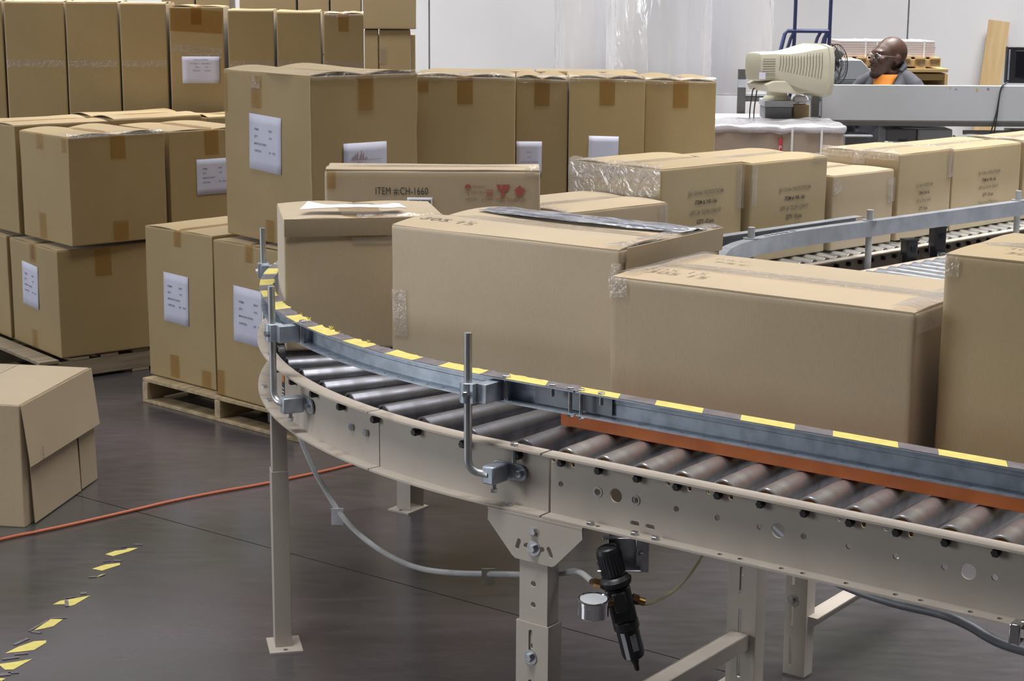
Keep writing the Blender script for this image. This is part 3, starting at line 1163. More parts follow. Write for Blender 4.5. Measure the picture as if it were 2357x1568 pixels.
# two photo sensors between the lanes
for (x_, y_, zz, s, lab) in ((1.600, 6.943, .885, 1.0, 'black photo sensor nearer the posts, between the two roller lanes'),
                             (1.755, 7.118, .905, 1.06, 'black photo sensor farther right, between the two roller lanes')):
    t = thing('photo_sensor', lab, 'sensor', (x_, y_, zz - .03), radians(20), 'photo sensors')
    MB().box((0, 0, .075 * s), (.052 * s, .05, .115 * s)).obj('housing', 'black_plastic', t, bevel=.005, basis=Matrix())
    MB().box((.004, -.027, .10 * s), (.022, .004, .020)).obj('lens', 'screen_black', t, bevel=.001, basis=Matrix())
    MB().box((0, 0, .133 * s), (.058, .056, .008)).obj('cover', 'black_plastic', t, bevel=.002, basis=Matrix())
    MB().box((0, .01, -.01), (.06, .004, .16)).obj('bracket', 'galv_dull', t, bevel=.001, basis=Matrix())

# orange channel lying on the rollers
ob = MB()
sweep(ob, [(1.654, .944), (1.654, .982), (1.604, .982), (1.604, .944), (1.607, .944), (1.607, .979), (1.651, .979), (1.651, .944)],
      [('S', -.055), ('S', -2.1)])
beam = ob.obj('steel_beam', 'orange_paint', smooth=30, bevel=.0015)
tag(beam, 'orange painted steel beam lying on the rollers below the guard rail', 'beam')

# ================================================================== cartons


def rounded_box(a, b, h, r, n, deform):
    def axis(L):
        s = [0, r * .35, r, r * 2.2]
        mid = [r * 2.2 + (L - 4.4 * r) * i / n for i in range(1, n)]
        return [x - L / 2 for x in s + mid + [L - q for q in s[::-1]]]
    ax, ay, az = axis(a), axis(b), axis(h)
    half = Vector((a / 2, b / 2, h / 2))
    mb = MB()

    def pt(p):
        inn = Vector([max(-half[i] + r, min(half[i] - r, p[i])) for i in range(3)])
        d = p - inn
        if d.length > 1e-9:
            p = inn + d.normalized() * r
        return deform(p + Vector((0, 0, h / 2)))

    def face(us, vs, fn):
        k = [[fn(u, v) for v in vs] for u in us]
        vv = [pt(p) for row in k for p in row]
        m = len(vs)
        fs = [(i * m + j, (i + 1) * m + j, (i + 1) * m + j + 1, i * m + j + 1) for i in range(len(us) - 1) for j in range(m - 1)]
        mb.add(vv, fs)
    for s in (-1, 1):
        face(ax, ay, lambda u, v: Vector((u, v, s * half.z)))
        face(ax, az, lambda u, v: Vector((u, s * half.y, v)))
        face(ay, az, lambda u, v: Vector((s * half.x, u, v)))
    return mb


class Carton:
    def __init__(self, label, N, th, a, b, z0, z1, mat='kraft_gold', group=None, seam='x', lift=.010, bulge=.004, seed=0, tape='tape_brown',
                 tw=.055, drop=.075, r=.005, n=6, crease=0.0, wob=.0022, name='carton', dent=None, cat='box', sag=0.0):
        self.a, self.b, self.h, self.bulge, self.wob = a, b, z1 - z0, bulge, wob
        t = radians(th)
        er, el = Vector((cos(t), sin(t), 0)), Vector((-sin(t), cos(t), 0))
        c = Vector((N[0], N[1], z0)) + er * (a / 2) + el * (b / 2)
        a, b = a - 2 * bulge - wob, b - 2 * bulge - wob
        self.a, self.b = a, b
        self.root = thing(name, label, cat, c, t, group)
        h = self.h - .005
        sv = Vector((seed * 3.7, seed * 1.3, seed * 2.1))
        rnd = random.Random(seed)

        def deform(p):
            u, v, w = 2 * p.x / a, 2 * p.y / b, 2 * p.z / h - 1
            q = p.copy()
            fx = max(0, 1 - v * v) * max(0, 1 - w * w)
            fy = max(0, 1 - u * u) * max(0, 1 - w * w)
            q.x += bulge * fx * (1 if u > 0 else -1) * min(1, abs(u) ** 6)
            q.y += bulge * fy * (1 if v > 0 else -1) * min(1, abs(v) ** 6)
            if p.z > .02:
                ns = noise.noise(p * 5.0 + sv)
                n2 = noise.noise(p * 5.0 + sv + Vector((9, 4, 2)))
                n3 = noise.noise(p * 24.0 + sv)
                q.x += wob * (ns + .35 * n3)
                q.y += wob * (n2 + .35 * n3)
            if sag and p.z > h * .5:
                q.z += sag * u * (p.z / h)
            if crease:
                dz = abs(p.z - (h - crease))
                if dz < .012:
                    k = .0028 * (1 - dz / .012)
                    q.x -= k * (1 if u > 0 else -1) * (abs(u) > .98)
                    q.y -= k * (1 if v > 0 else -1) * (abs(v) > .98)
            if dent:
                for (dx, dy, dz, rad, amt) in dent:
                    d = (p - Vector((dx * a / 2, dy * b / 2, dz * h))).length
                    if d < rad:
                        k = amt * (0.5 + 0.5 * cos(pi * d / rad))
                        q -= Vector((dx, dy, 0)).normalized() * k if (dx or dy) else Vector((0, 0, k))
            return q
        rounded_box(a, b, h, r, n, deform).obj('body', mat, self.root, smooth=60, basis=Matrix())
        # two closing flaps meeting at the seam
        self.seam = seam
        A, B = (a, b) if seam == 'x' else (b, a)
        for s in (-1, 1):
            mb = MB()
            m1, m2 = 8, 8
            lf = lift * rnd.uniform(.6, 1.25)
            ph = rnd.uniform(0, 6)
            grid = []
            for i in range(m1 + 1):
                x = -A / 2 + .003 + (A - .006) * i / m1
                for j in range(m2 + 1):
                    tt = j / m2
                    y = s * (B / 2 - .002 - (B / 2 - .0035) * tt)
                    ends = .65 + .35 * cos(2 * pi * i / m1)
                    z = h + .0016 + lf * sin(pi * tt) * ends + .0018 * noise.noise(Vector((x * 6, y * 6, ph)))
                    if sag:
                        z += sag * 2 * (x if seam == 'x' else y) / a
                    grid.append((x, y, z) if seam == 'x' else (y, x, z))
            fs = []
            k = m2 + 1
            for i in range(m1):
                for j in range(m2):
                    fs.append((i * k + j, (i + 1) * k + j, (i + 1) * k + j + 1, i * k + j + 1))
            low = [(x, y, z - .004) for x, y, z in grid]
            M0 = len(grid)
            fs += [tuple(q + M0 for q in f[::-1]) for f in fs]
            ring = [i * k for i in range(m1 + 1)] + [m1 * k + j for j in range(1, m2 + 1)] + [i * k + m2 for i in range(m1 - 1, -1, -1)] + \
                   [j for j in range(m2 - 1, 0, -1)]
            for q in range(len(ring)):
                p0, p1 = ring[q], ring[(q + 1) % len(ring)]
                fs.append((p0, p1, p1 + M0, p0 + M0))
            mb.add(grid + low, fs)
            mb.obj('flap', mat, self.root, smooth=50, basis=Matrix())
        if tape:
            self.seam_tape(tape, tw, drop, h)

    def seam_tape(self, mat, tw, drop, h):
        A = self.a if self.seam == 'x' else self.b
        o = self.bulge + self.wob + .001
        path = [(-A / 2 - o, h - drop), (-A / 2 - o, h - drop * .5), (-A / 2 - .003, h + .001)]
        path += [(-A / 2 + A * i / 8, h + .0045) for i in range(1, 8)]
        path += [(A / 2 + .003, h + .001), (A / 2 + o, h - drop * .5), (A / 2 + o, h - drop)]
        mb = MB()
        vs, fs = [], []
        for (x, z) in path:
            for y in (-tw / 2, 0, tw / 2):
                vs.append((x, y, z) if self.seam == 'x' else (y, x, z))
        for i in range(len(path) - 1):
            for j in range(2):
                q = i * 3 + j
                fs.append((q, q + 3, q + 4, q + 1))
        mb.add(vs, fs)
        mb.obj('seam_tape', mat, self.root, smooth=60, basis=Matrix())

    def fm(self, face, u, z, off=0.0, ang=0.0):
        """matrix on a face: u 0..1 from the viewer's left, z above the base; x right, y up, z outward"""
        a, b = self.a, self.b
        o = self.bulge + self.wob * .6 + .001 + off
        if face == 'R':
            p, X, Y, Z = Vector((-a / 2 + u * a, -b / 2 - o, z)), Vector((1, 0, 0)), Vector((0, 0, 1)), Vector((0, -1, 0))
        elif face == 'L':
            p, X, Y, Z = Vector((-a / 2 - o, b / 2 - u * b, z)), Vector((0, -1, 0)), Vector((0, 0, 1)), Vector((-1, 0, 0))
        elif face == 'E':                 # far right end, normal +x
            p, X, Y, Z = Vector((a / 2 + o, -b / 2 + u * b, z)), Vector((0, 1, 0)), Vector((0, 0, 1)), Vector((1, 0, 0))
        else:                             # top: u, z are local x and y fractions from the near corner
            p, X, Y, Z = Vector((-a / 2 + u * a, -b / 2 + z * b, self.h + .004 + off)), Vector((1, 0, 0)), Vector((0, 1, 0)), Vector((0, 0, 1))
        m = Matrix((X, Y, Z)).transposed().to_4x4()
        m.translation = p
        return m @ Matrix.Rotation(ang, 4, 'Z')

    def sticker(self, name, face, u, z, w, h, mat='paper', ang=0.0, off=0.0, curl=0.0, t=.0006):
        mb = MB()
        n = 6
        vs, fs = [], []
        for i in range(n + 1):
            for j in range(n + 1):
                x, y = -w / 2 + w * i / n, -h / 2 + h * j / n
                vs.append((x, y, curl * noise.noise(Vector((x * 30, y * 30, u * 9 + z * 7)))))
        for i in range(n):
            for j in range(n):
                q = i * (n + 1) + j
                fs.append((q, q + n + 1, q + n + 2, q + 1))
        mb.add(vs, fs)
        o = mb.obj(name, mat, self.root, smooth=60, basis=self.fm(face, u, z, off, ang))
        if not mat.startswith(('tape_', 'stretch')):
            so = o.modifiers.new('thick', 'SOLIDIFY')
            so.thickness = t
            so.offset = 1
        return o

    def tape(self, face, u, z, w, h, mat='tape_brown', ang=0.0, curl=.0006):
        return self.sticker('tape_piece', face, u, z, w, h, mat, ang, .0004, curl, .0004)

    def edge_tape(self, face, mat='tape_clear', depth=.035, drop=.03, crumple=.004, u0=0.0, u1=1.0, seed=0):
        """crumpled clear tape folded over the top edge of a face"""
        a, b, h = self.a, self.b, self.h
        W = a if face in 'R' else b
        n = 26
        mb = MB()
        vs, fs = [], []
        o = self.bulge + .003
        for i in range(n + 1):
            s = (u0 + (u1 - u0) * i / n) * W
            for j, (d, zz) in enumerate(((-depth, h + .006), (-depth * .4, h + .010), (o * .3, h + .004), (o, h - drop * .5), (o, h - drop))):
                q = Vector((s * 26, j * 3.1, seed * 5.3))
                dd = d + crumple * .5 * noise.noise(q)
                z2 = zz + crumple * noise.noise(q + Vector((7, 1, 3)))
                vs.append((-a / 2 + s, -b / 2 - dd, z2) if face == 'R' else (-a / 2 - dd, b / 2 - s, z2))
        for i in range(n):
            for j in range(4):
                q = i * 5 + j
                fs.append((q, q + 5, q + 6, q + 1))
        mb.add(vs, fs)
        return mb.obj('edge_tape', mat, self.root, smooth=25, basis=Matrix())

    def text(self, body, face, u, z, size, mat='ink', ang=0.0, align='CENTER', off=.0006, parent=None, sx=1.0, space=1.0, line=1.0, bold=0.0,
             name='lettering'):
        me = text_mesh(body, size, align, space, line, bold).copy()
        me.materials.clear()
        me.materials.append(MATS[mat])
        m = self.fm(face, u, z, off, ang) @ Matrix.Diagonal((sx, 1, 1, 1))
        par = self.root
        if parent is not None:
            m = parent.matrix_basis.inverted() @ m
            par = parent
        o = bpy.data.objects.new(name, me)
        COL.objects.link(o)
        o.parent = par
        o.matrix_basis = m
        return o

    def shape(self, polys, face, u, z, mat, name, off=.0006, parent=None):
        mb = MB()
        m = self.fm(face, u, z, off)
        for pl in polys:
            mb.prism(pl, 0, .0003, Matrix())
        return mb.obj(name, mat, self.root, smooth=0, basis=m)


def side_flap(c, face, hh, out, gap):
    """folded rim of a closing flap that stands a little off the side wall"""
    W = c.a if face == 'R' else c.b
    o = c.bulge + .001
    mb = MB()
    n = 12
    vs, fs = [], []
    for i in range(n + 1):
        s = gap + (W - gap - .002) * i / n if face == 'R' else .002 + (W - .002 - .002) * i / n
        k = out * (1 - .5 * i / n)
        for z, d in ((c.h + .002, k), (c.h - hh * .5, k * .75), (c.h - hh, 0.0)):
            for t in (0, .004):
                vs.append((-c.a / 2 + s, -c.b / 2 - o - d - t, z) if face == 'R' else (-c.a / 2 - o - d - t, c.b / 2 - s, z))
    for i in range(n):
        a, b = i * 6, (i + 1) * 6
        for p, q in ((0, 2), (2, 4)):
            fs.append((a + p, b + p, b + q, a + q))
            fs.append((a + p + 1, a + q + 1, b + q + 1, b + p + 1))
        fs.append((a, a + 1, b + 1, b))
        fs.append((a + 4, b + 4, b + 5, a + 5))
    for e in (0, n * 6):
        fs += [(e, e + 2, e + 3, e + 1), (e + 2, e + 4, e + 5, e + 3)]
    mb.add(vs, fs)
    return mb.obj('side_flap', 'kraft_pale', c.root, smooth=50, basis=Matrix())


def ship_label(c, face, u, z, w=.165, h=.21, ang=0.0, mat='paper', curl=.0008):
    """white packing sheet with its four short printed lines"""
    s = c.sticker('shipping_label', face, u, z, w, h, mat, ang, .0006, curl)
    k = h / .21
    for i, (l, r_) in enumerate((('ITEM#', 'SEAT'), ('QTY', '1 PC'), ('MADE IN CHINA', ''), ('CARTON', 'OF    PCS'))):
        y = (.045 - .027 * i) * k
        for tx, xx in ((l, -.055), (r_, .02)):
            if tx:
                me = text_mesh(tx, .0115 * k, 'LEFT', 1.0, 1.0, .0002).copy()
                me.materials.clear()
                me.materials.append(MATS['ink_grey'])
                o = bpy.data.objects.new('lettering', me)
                COL.objects.link(o)
                o.parent = s
                o.matrix_basis = Matrix.Translation((xx * w / .165, y, .0022))
    return s


Z0 = .9435
# ------------------------------------------------ on the near conveyor
b1 = Carton('kraft carton with a folded white paper lying on its top', (-.189, 5.013), 100.4, .40, .478, Z0, 1.328, 'kraft_pale', seam='x',
            lift=.006, seed=1, tape='tape_brown', tw=.12, drop=.05, crease=.045, bulge=.003)
side_flap(b1, 'L', .050, .008, .020)
b1.edge_tape('L', u0=.45, u1=.98, seed=2, crumple=.006, drop=.04)
b1.tape('L', .62, .34, .19, .06, 'tape_clear', 0, .002)
b1.text('1', 'T', .8, .25, .03, 'ink_soft', 2.8)
b2 = Carton('large kraft carton taped with shiny clear tape, middle of the near conveyor', (.269, 4.289), 53.2, .505, .761, Z0, 1.345, 'kraft_pale',
            seam='y', lift=.010, seed=2, tape='tape_clear', tw=.075, drop=.07, crease=.055, bulge=.003)
side_flap(b2, 'R', .060, .005, .018)
b2.edge_tape('R', seed=4, depth=.05, drop=.035, crumple=.006)
b2.text('305 15', 'T', .17, .84, .055, 'ink_soft', radians(-88), 'CENTER', .004, sx=1.2)
b2.text('MADE IN P.R.C.', 'T', .60, .55, .016, 'ink_soft', radians(-90), 'CENTER', .006)
b2.tape('L', .045, .155, .05, .13, 'tape_clear', .06, .0015)
b2.tape('R', .35, .28, .06, .11, 'tape_clear', 0, .0015)
b2.tape('L', .99, .335, .03, .06, 'tape_clear', 0, .002)
make('film_silver', (0.72, 0.73, 0.80), 0.18, 0.7, col2=(0.26, 0.26, 0.31), scale=26, detail=5, stretch=(3, 0.5, 1), contrast=(0.4, 0.6), bump=0.9, bscale=30, bdist=0.01)  # pale and dark streaks painted in for reflections on the wrinkled film
mb = MB()                                   # loose plastic film rumpled along the rear of the top
vs, fs = [], []
for i in range(41):
    s = i / 40
    for j in range(9):
        q = j / 8
        y = -.375 + .70 * s
        x = .06 + .12 * q - .02 * sin(3 * s) + .02 * s
        z = b2.h + .008 + .006 * sin(pi * q) * min(1, 5 * s, 5 * (1 - s)) + .006 * noise.noise(Vector((x * 45, y * 7, 3)))
        vs.append((x, y, z))
for i in range(40):
    for j in range(8):
        k = i * 9 + j
        fs.append((k, k + 9, k + 10, k + 1))
mb.add(vs, fs)
o = mb.obj('loose_film', 'film_silver', b2.root, smooth=40, basis=Matrix())
o.modifiers.new('thick', 'SOLIDIFY').thickness = .0006
b3 = Carton('kraft carton with a clear taped seam, in front on the near conveyor', (.861, 3.633), 54.0, .455, .779, Z0, 1.315, 'kraft_pale', seam='y',
            lift=.004, seed=3, tape='tape_clear', tw=.075, drop=.07, bulge=.002, r=.008)
b3.text('305 15', 'T', .19, .84, .05, 'ink_soft', radians(-88), 'CENTER', .003, sx=1.2)
b3.text('P.R.C.', 'T', .70, .80, .03, 'ink_soft', radians(-90), 'CENTER', .003, sx=1.4)
b3.edge_tape('R', seed=6, depth=.06, drop=.05, crumple=.003)
b3.sticker('tape_piece', 'T', .5, .96, .40, .05, 'tape_clear', 0, .001, .003)
b3.tape('L', .03, .345, .05, .05, 'tape_clear', .1, .0015)
b4 = Carton('tall kraft carton at the right end of the near conveyor', (1.394, 3.306), 53.0, .40, .60, Z0, 1.44, 'kraft_tan', seam='y', lift=.004,
            seed=4, tape='tape_clear', tw=.07, drop=.06, bulge=.003, r=.009)
b4.text('305 15', 'T', .18, .70, .045, 'ink_soft', radians(-88), 'CENTER', .003, sx=1.2)
b4.tape('L', .02, .47, .05, .05, 'tape_clear', 0, .003)
ch = Carton('flat kraft carton lettered ITEM CH-1660 with red handling marks', (-.633, 5.80), 0.0, .727, .20, Z0, 1.383, 'kraft_pale', seam='x',
            lift=.004, seed=5, tape='tape_clear', tw=.06, drop=.08, bulge=.002, r=.012)
ch.text('ITEM #:CH-1660', 'R', .357, .353, .0345, 'ink', 0, 'CENTER', sx=.70, space=1.06)
bc_ = ch.sticker('barcode_label', 'R', .441, .323, .085, .040, 'paper_white')
mbx = MB()
rnd = random.Random(8)
xx = -.037
while xx < .036:
    w = rnd.choice((.0008, .0012, .002))
    mbx.box((xx, -.002, .0012), (w, .028, .0004))
    xx += w + rnd.choice((.0009, .0013))
o = mbx.obj('barcode', 'ink', ch.root, smooth=0, basis=Matrix())
o.parent = bc_
o['kind'] = 'stuff'


def up_arrow(s):
    return [[(-.5 * s, 0), (0, .45 * s), (.5 * s, 0), (.28 * s, 0), (.28 * s, -.42 * s), (-.28 * s, -.42 * s), (-.28 * s, 0)]]


ch.shape(up_arrow(.042), 'R', .905, .367, 'ink_red', 'arrow_mark')
g = .046
ch.shape([[(-.5 * g, .46 * g), (-.14 * g, .46 * g), (-.22 * g, .22 * g), (-.06 * g, .12 * g), (-.14 * g, -.12 * g), (-.36 * g, .1 * g)],
          [(-.06 * g, .46 * g), (.5 * g, .46 * g), (.40 * g, .12 * g), (.12 * g, -.06 * g), (.08 * g, -.30 * g), (-.08 * g, -.30 * g),
           (-.10 * g, -.08 * g), (.02 * g, .12 * g), (-.14 * g, .24 * g)],
          [(-.24 * g, -.42 * g), (.24 * g, -.42 * g), (.20 * g, -.32 * g), (-.20 * g, -.32 * g)]], 'R', .828, .367, 'ink_red', 'fragile_mark')
ch.text('THIS END UP', 'R', .862, .331, .0165, 'ink_red_soft', sx=1.05)
umb = [[(.022 * cos(pi * i / 10) * .5, .014 * sin(pi * i / 10)) for i in range(11)], [(-.0008, -.022), (.0008, -.022), (.0008, .0), (-.0008, .0)],
       [(0, -.022), (.005, -.022), (.005, -.0205), (0, -.0205)]]
ch.shape(umb, 'R', .665, .375, 'ink_red', 'umbrella_mark')
ch.shape([[(-.011 + .006 * i, .010 - .006 * j), (-.0065 + .006 * i, .010 - .006 * j), (-.0065 + .006 * i, .0135 - .006 * j), (-.011 + .006 * i, .0135 - .006 * j)]
          for i in range(4) for j in range(4)] + [[(-.011, -.019), (.012, -.019), (.012, -.0165), (-.011, -.0165)],
          [(-.016, -.014), (-.013, -.018), (-.012, -.017), (-.015, -.013)], [(.013, -.017), (.014, -.018), (.018, -.014), (.017, -.013)]],
         'R', .766, .357, 'ink_red', 'stack_mark')
ch.text('FRAGILE', 'R', .715, .376, .0125, 'ink_red_soft', sx=.85)
ch.text('DONT DROP', 'R', .712, .357, .0125, 'ink_red_soft', sx=.72)
ch.text('KEEP DRY', 'R', .683, .334, .0125, 'ink_soft', sx=.75)
ch.text('X', 'R', .733, .333, .014, 'ink_soft')
ch.tape('R', .03, .40, .03, .06, 'tape_brown')
ch.edge_tape('R', seed=8, depth=.03, drop=.02, u0=.93, u1=1.0, crumple=.006)
sm = Carton('low kraft carton between the two conveyor rows, in front of the tall printed cartons', (.185, 5.885), 41, .495, .45, Z0, 1.228, 'kraft_pale',
            seam='x', lift=.005, seed=6, tape='tape_clear', tw=.06, drop=.06, bulge=.002)
sm.edge_tape('L', seed=9, depth=.03, drop=.015)
sm.tape('R', .96, .22, .05, .11, 'tape_clear', 0, .002)

# ------------------------------------------------ on the far conveyor, with the printed order text
ORDER = ('Spl. Order: NORDSTROM', 'ITEM #: NR-166', 'UPC #: 72194 1344 97', 'QTY: 10 pcs.', 'Made in the Philippines', 'CARTON:  1 of 8')


def order_text(c, face, u, z, size=.022, rows=6, sx=.85, gap=.036):
    for i in range(rows):
        c.text(ORDER[i], face, u, z - gap * i, size * (1.0 if i else .95), 'ink' if i in (1, 3) else 'ink_soft', 0, 'CENTER', sx=sx, bold=.0003 if i < 4 else 0)


n1 = Carton('wrapped kraft carton with NORDSTROM order text, first in the far row', (.536, 6.266), 43, .465, .48, Z0, 1.338, 'kraft_tan', seam='x', lift=.006,
            seed=11, tape='tape_clear', tw=.06, drop=.04, bulge=.003)
n1.edge_tape('L', seed=10, depth=.04, drop=.06, crumple=.006)
n1.sticker('stretch_wrap', 'L', .5, .30, .47, .17, 'stretch_film', 0, .001, .003)
order_text(n1, 'R', .535, .285)
n1.tape('R', .97, .30, .04, .17, 'tape_clear', 0, .002)
n2 = Carton('kraft carton with NORDSTROM order text, second in the far row', (.905, 6.585), 42.5, .475, .42, Z0, 1.330, 'kraft_tan', seam='x', lift=.006, seed=12,
            tape='tape_clear', tw=.06, drop=.05, bulge=.003)
order_text(n2, 'R', .56, .262)
n2.tape('R', .03, .3, .03, .16, 'tape_clear', 0, .002)
n2.edge_tape('R', seed=13, depth=.03, drop=.02, u0=.8, u1=1)
n3 = Carton('low plain kraft carton between taller printed ones in the far row', (1.275, 6.905), 42, .41, .44, Z0, 1.250, 'kraft_pale', seam='x', lift=.004, seed=13,
            tape='tape_clear', tw=.06, drop=.05, bulge=.002, crease=.035)
n3.tape('R', .06, .255, .05, .05, 'tape_clear', .4, .002)
n3.tape('R', .95, .22, .05, .10, 'tape_clear', 0, .002)
n4 = Carton('kraft carton with NORDSTROM order text, behind the low plain one in the far row', (1.600, 7.195), 45, .42, .40, Z0, 1.308, 'kraft_tan', seam='x',
            lift=.005, seed=14, tape='tape_clear', tw=.06, drop=.05, bulge=.003)
n4.edge_tape('L', seed=14, depth=.03, drop=.03, crumple=.005)
order_text(n4, 'R', .47, .215, .020, 6, .62, .033)
n4.tape('R', .96, .30, .04, .12, 'tape_clear', 0, .002)
n5 = Carton('kraft carton with NORDSTROM order text, rightmost full one in the far row', (1.900, 7.500), 43.5, .56, .37, Z0, 1.300, 'kraft_tan', seam='x', lift=.006,
            seed=15, tape='tape_clear', tw=.06, drop=.05, bulge=.003)
order_text(n5, 'R', .52, .232, .020, 5, .85, .033)
n5.edge_tape('L', seed=15, depth=.03, drop=.02, crumple=.005)
n6 = Carton('kraft carton at the right picture edge, last of the far row', (2.325, 7.90), 43.5, .5, .32, Z0, 1.305, 'kraft_tan', seam='x', lift=.006, seed=16,
            tape='tape_clear', tw=.06, drop=.05)
n6.edge_tape('L', seed=16, depth=.03, drop=.02, crumple=.005)

# ------------------------------------------------ pallets and stacks on the floor


def pallet(label, N, th, a, b, mat='pallet_wood', zt=.118, group='wooden pallets', seed=0):
    """stringers run along a (right), deck boards along b (left); N is the near corner"""
    t = radians(th)
    er, el = Vector((cos(t), sin(t), 0)), Vector((-sin(t), cos(t), 0))
    c = Vector((N[0], N[1], 0)) + er * (a / 2) + el * (b / 2)
    root = thing('pallet', label, 'pallet', c, t, group)
    rnd = random.Random(seed)
    for y in (-b / 2 + .02, 0, b / 2 - .02):
        MB().box((0, y, .0575), (a - .004, .038, .083)).obj('stringer', mat, root, smooth=0, bevel=.002, basis=Matrix())
    k = 7
    for i in range(k):
        x = -a / 2 + .05 + (a - .10) * i / (k - 1)
        MB().box((0, 0, 0), (.095 + rnd.uniform(-.012, .012), b + rnd.uniform(-.015, .01), .017)).obj(
            'deck_board', mat, root, smooth=0, bevel=.002,
            basis=Matrix.Translation((x, rnd.uniform(-.006, .006), zt - .0095)) @ Matrix.Rotation(rnd.uniform(-.012, .012), 4, 'Z'))
    for i in range(3):
        x = -a / 2 + .05 + (a - .10) * i / 2
        MB().box((x, 0, .008), (.095, b, .015)).obj('bottom_board', mat, root, smooth=0, bevel=.002, basis=Matrix())
    return root


pallet('worn wooden pallet under the stack beside the curve', (-.935, 7.40), 48.5, .62, 1.13, seed=1)
pallet('grey wooden pallet under the left stack of cartons', (-2.359, 8.482), 39, 1.10, 1.10, 'pallet_grey', seed=2)
ZP = .121
GS = 'cartons stacked on the pallets'
A_ = Carton('kraft carton with a white sheet, left one on the pallet by the curve', (-1.375, 7.87), 47.5, .50, .525, ZP, .850, 'kraft_gold', GS, 'x', .006, seed=21)
ship_label(A_, 'L', .46, .40, .19, .235, -.03)
A_.tape('L', .40, .07, .07, .11)
A_.tape('L', .87, .045, .07, .08)
B_ = Carton('kraft carton with a white sheet, right one on the pallet by the curve', (-.975, 7.435), 46, .50, .545, ZP, .846, 'kraft_gold', GS, 'x', .006, seed=22)
ship_label(B_, 'L', .50, .40, .235, .255, -.03)
B_.tape('L', .06, .06, .06, .12)
t1 = Carton('tall kraft carton with white sheets on two sides, the right sheet stained brown', (-.853, 7.330), 39.4, .572, .725, .861, 1.607, 'kraft_gold', GS, 'y', .014,
            seed=23, drop=.15, tw=.08, dent=((-1, -.35, .97, .09, .02), (.9, -1, .6, .12, .008), (.95, -1, .25, .1, .01)), wob=.0035)
ship_label(t1, 'L', .50, .435, .262, .245, -.03)
t1.tape('L', .40, .655, .085, .14, 'tape_brown')
t1.tape('L', .40, .70, .08, .055, 'tape_clear', 0, .003)
t1.tape('L', .03, .64, .03, .17)
t1.tape('L', .53, .05, .07, .10)
t1.edge_tape('R', seed=20, depth=.03, drop=.02, crumple=.007)
s = t1.sticker('address_label', 'R', .485, .345, .225, .215, 'paper', 0, .0006, .001)
for tx, yy, sz, mt in (('14040 ARMINTA STREET', -.035, .0135, 'ink_grey'), ('PANORAMA CITY  CA 91402', -.075, .0135, 'ink_grey')):
    me = text_mesh(tx, sz, 'CENTER').copy()
    me.materials.clear()
    me.materials.append(MATS[mt])
    o = bpy.data.objects.new('lettering', me)
    COL.objects.link(o)
    o.parent = s
    o.matrix_basis = Matrix.Translation((0, yy, .0024))
mb = MB()
rnd = random.Random(5)
for yy in (.035, -.005):
    mb.box((0, yy, .0022), (.17, .0012, .0004))
    for i in range(14):
        x_ = -.07 + i * .006
        hh = rnd.uniform(.004, .045 - abs(i - 7) * .004)
        mb.box((x_, yy + hh / 2, .0022), (.0022, hh, .0004))
o = mb.obj('brown_smear', 'ink_red_soft', t1.root, smooth=0, basis=Matrix())
o.parent = s
o['kind'] = 'stuff'

l1 = Carton('kraft carton with a white sheet, lower left near corner of the left stack', (-2.270, 8.545), 38, .52, .61, ZP, .672, 'kraft_gold', GS, 'x', .006, seed=31, wob=.003)
ship_label(l1, 'L', .44, .33, .20, .225, -.05)
l1.tape('L', .52, .50, .07, .09)
l1.tape('L', .47, .05, .06, .10)
l1.tape('R', .48, .47, .09, .14)
l1b = Carton('kraft carton in the lower tier, at the left picture edge', (-2.665, 9.045), 38, .5, .6, ZP, .672, 'kraft_gold', GS, 'x', .006, seed=32)
l1c = Carton('kraft carton low in the left stack, behind the stack by the curve', (-1.850, 8.875), 38, .45, .6, ZP, .668, 'kraft_gold', GS, 'x', .006, seed=33)
l2 = Carton('kraft carton with wide brown tape, upper near corner of the left stack', (-2.190, 8.548), 40.7, .548, .548, .690, 1.236, 'kraft_gold', GS, 'y', .014, seed=34, drop=.12, tw=.085, wob=.003)
l2.tape('L', .44, .505, .075, .085)
l2.tape('L', .93, .50, .05, .07)
l2.tape('L', .43, .075, .075, .13)
l2.tape('R', .50, .06, .085, .10)
l2.edge_tape('R', seed=24, depth=.03, drop=.012, crumple=.006)
l2b = Carton('kraft carton with a half hidden white sheet, upper right of the left stack', (-1.762, 8.915), 40.7, .50, .548, .688, 1.236, 'kraft_gold', GS, 'y', .006, seed=35, drop=.13, tw=.085)
ship_label(l2b, 'R', .52, .30, .21, .185)
l2c = Carton('kraft carton in the upper tier, at the left picture edge', (-2.575, 8.985), 40.7, .548, .5, .690, 1.256, 'kraft_gold', GS, 'x', .010, seed=36)
l2d = Carton('kraft carton topping the rear left of the left stack', (-2.145, 9.36), 40.7, .55, .52, .690, 1.262, 'kraft_gold', GS, 'x', .014, seed=37)
l2e = Carton('kraft carton topping the rear right of the left stack', (-1.708, 9.742), 40.7, .36, .30, .690, 1.246, 'kraft_gold', GS, 'x', .012, seed=38)
for i, (x_, y_) in enumerate(((-2.225, 9.375), (-1.80, 9.72))):
    Carton('kraft carton hidden low in the rear of the left stack', (x_, y_), 38, .48 - .1 * i, .40 - .1 * i, ZP, .680, 'kraft_gold', 'hidden rear cartons of the left stack', 'x', .004, seed=40 + i, tape=None)

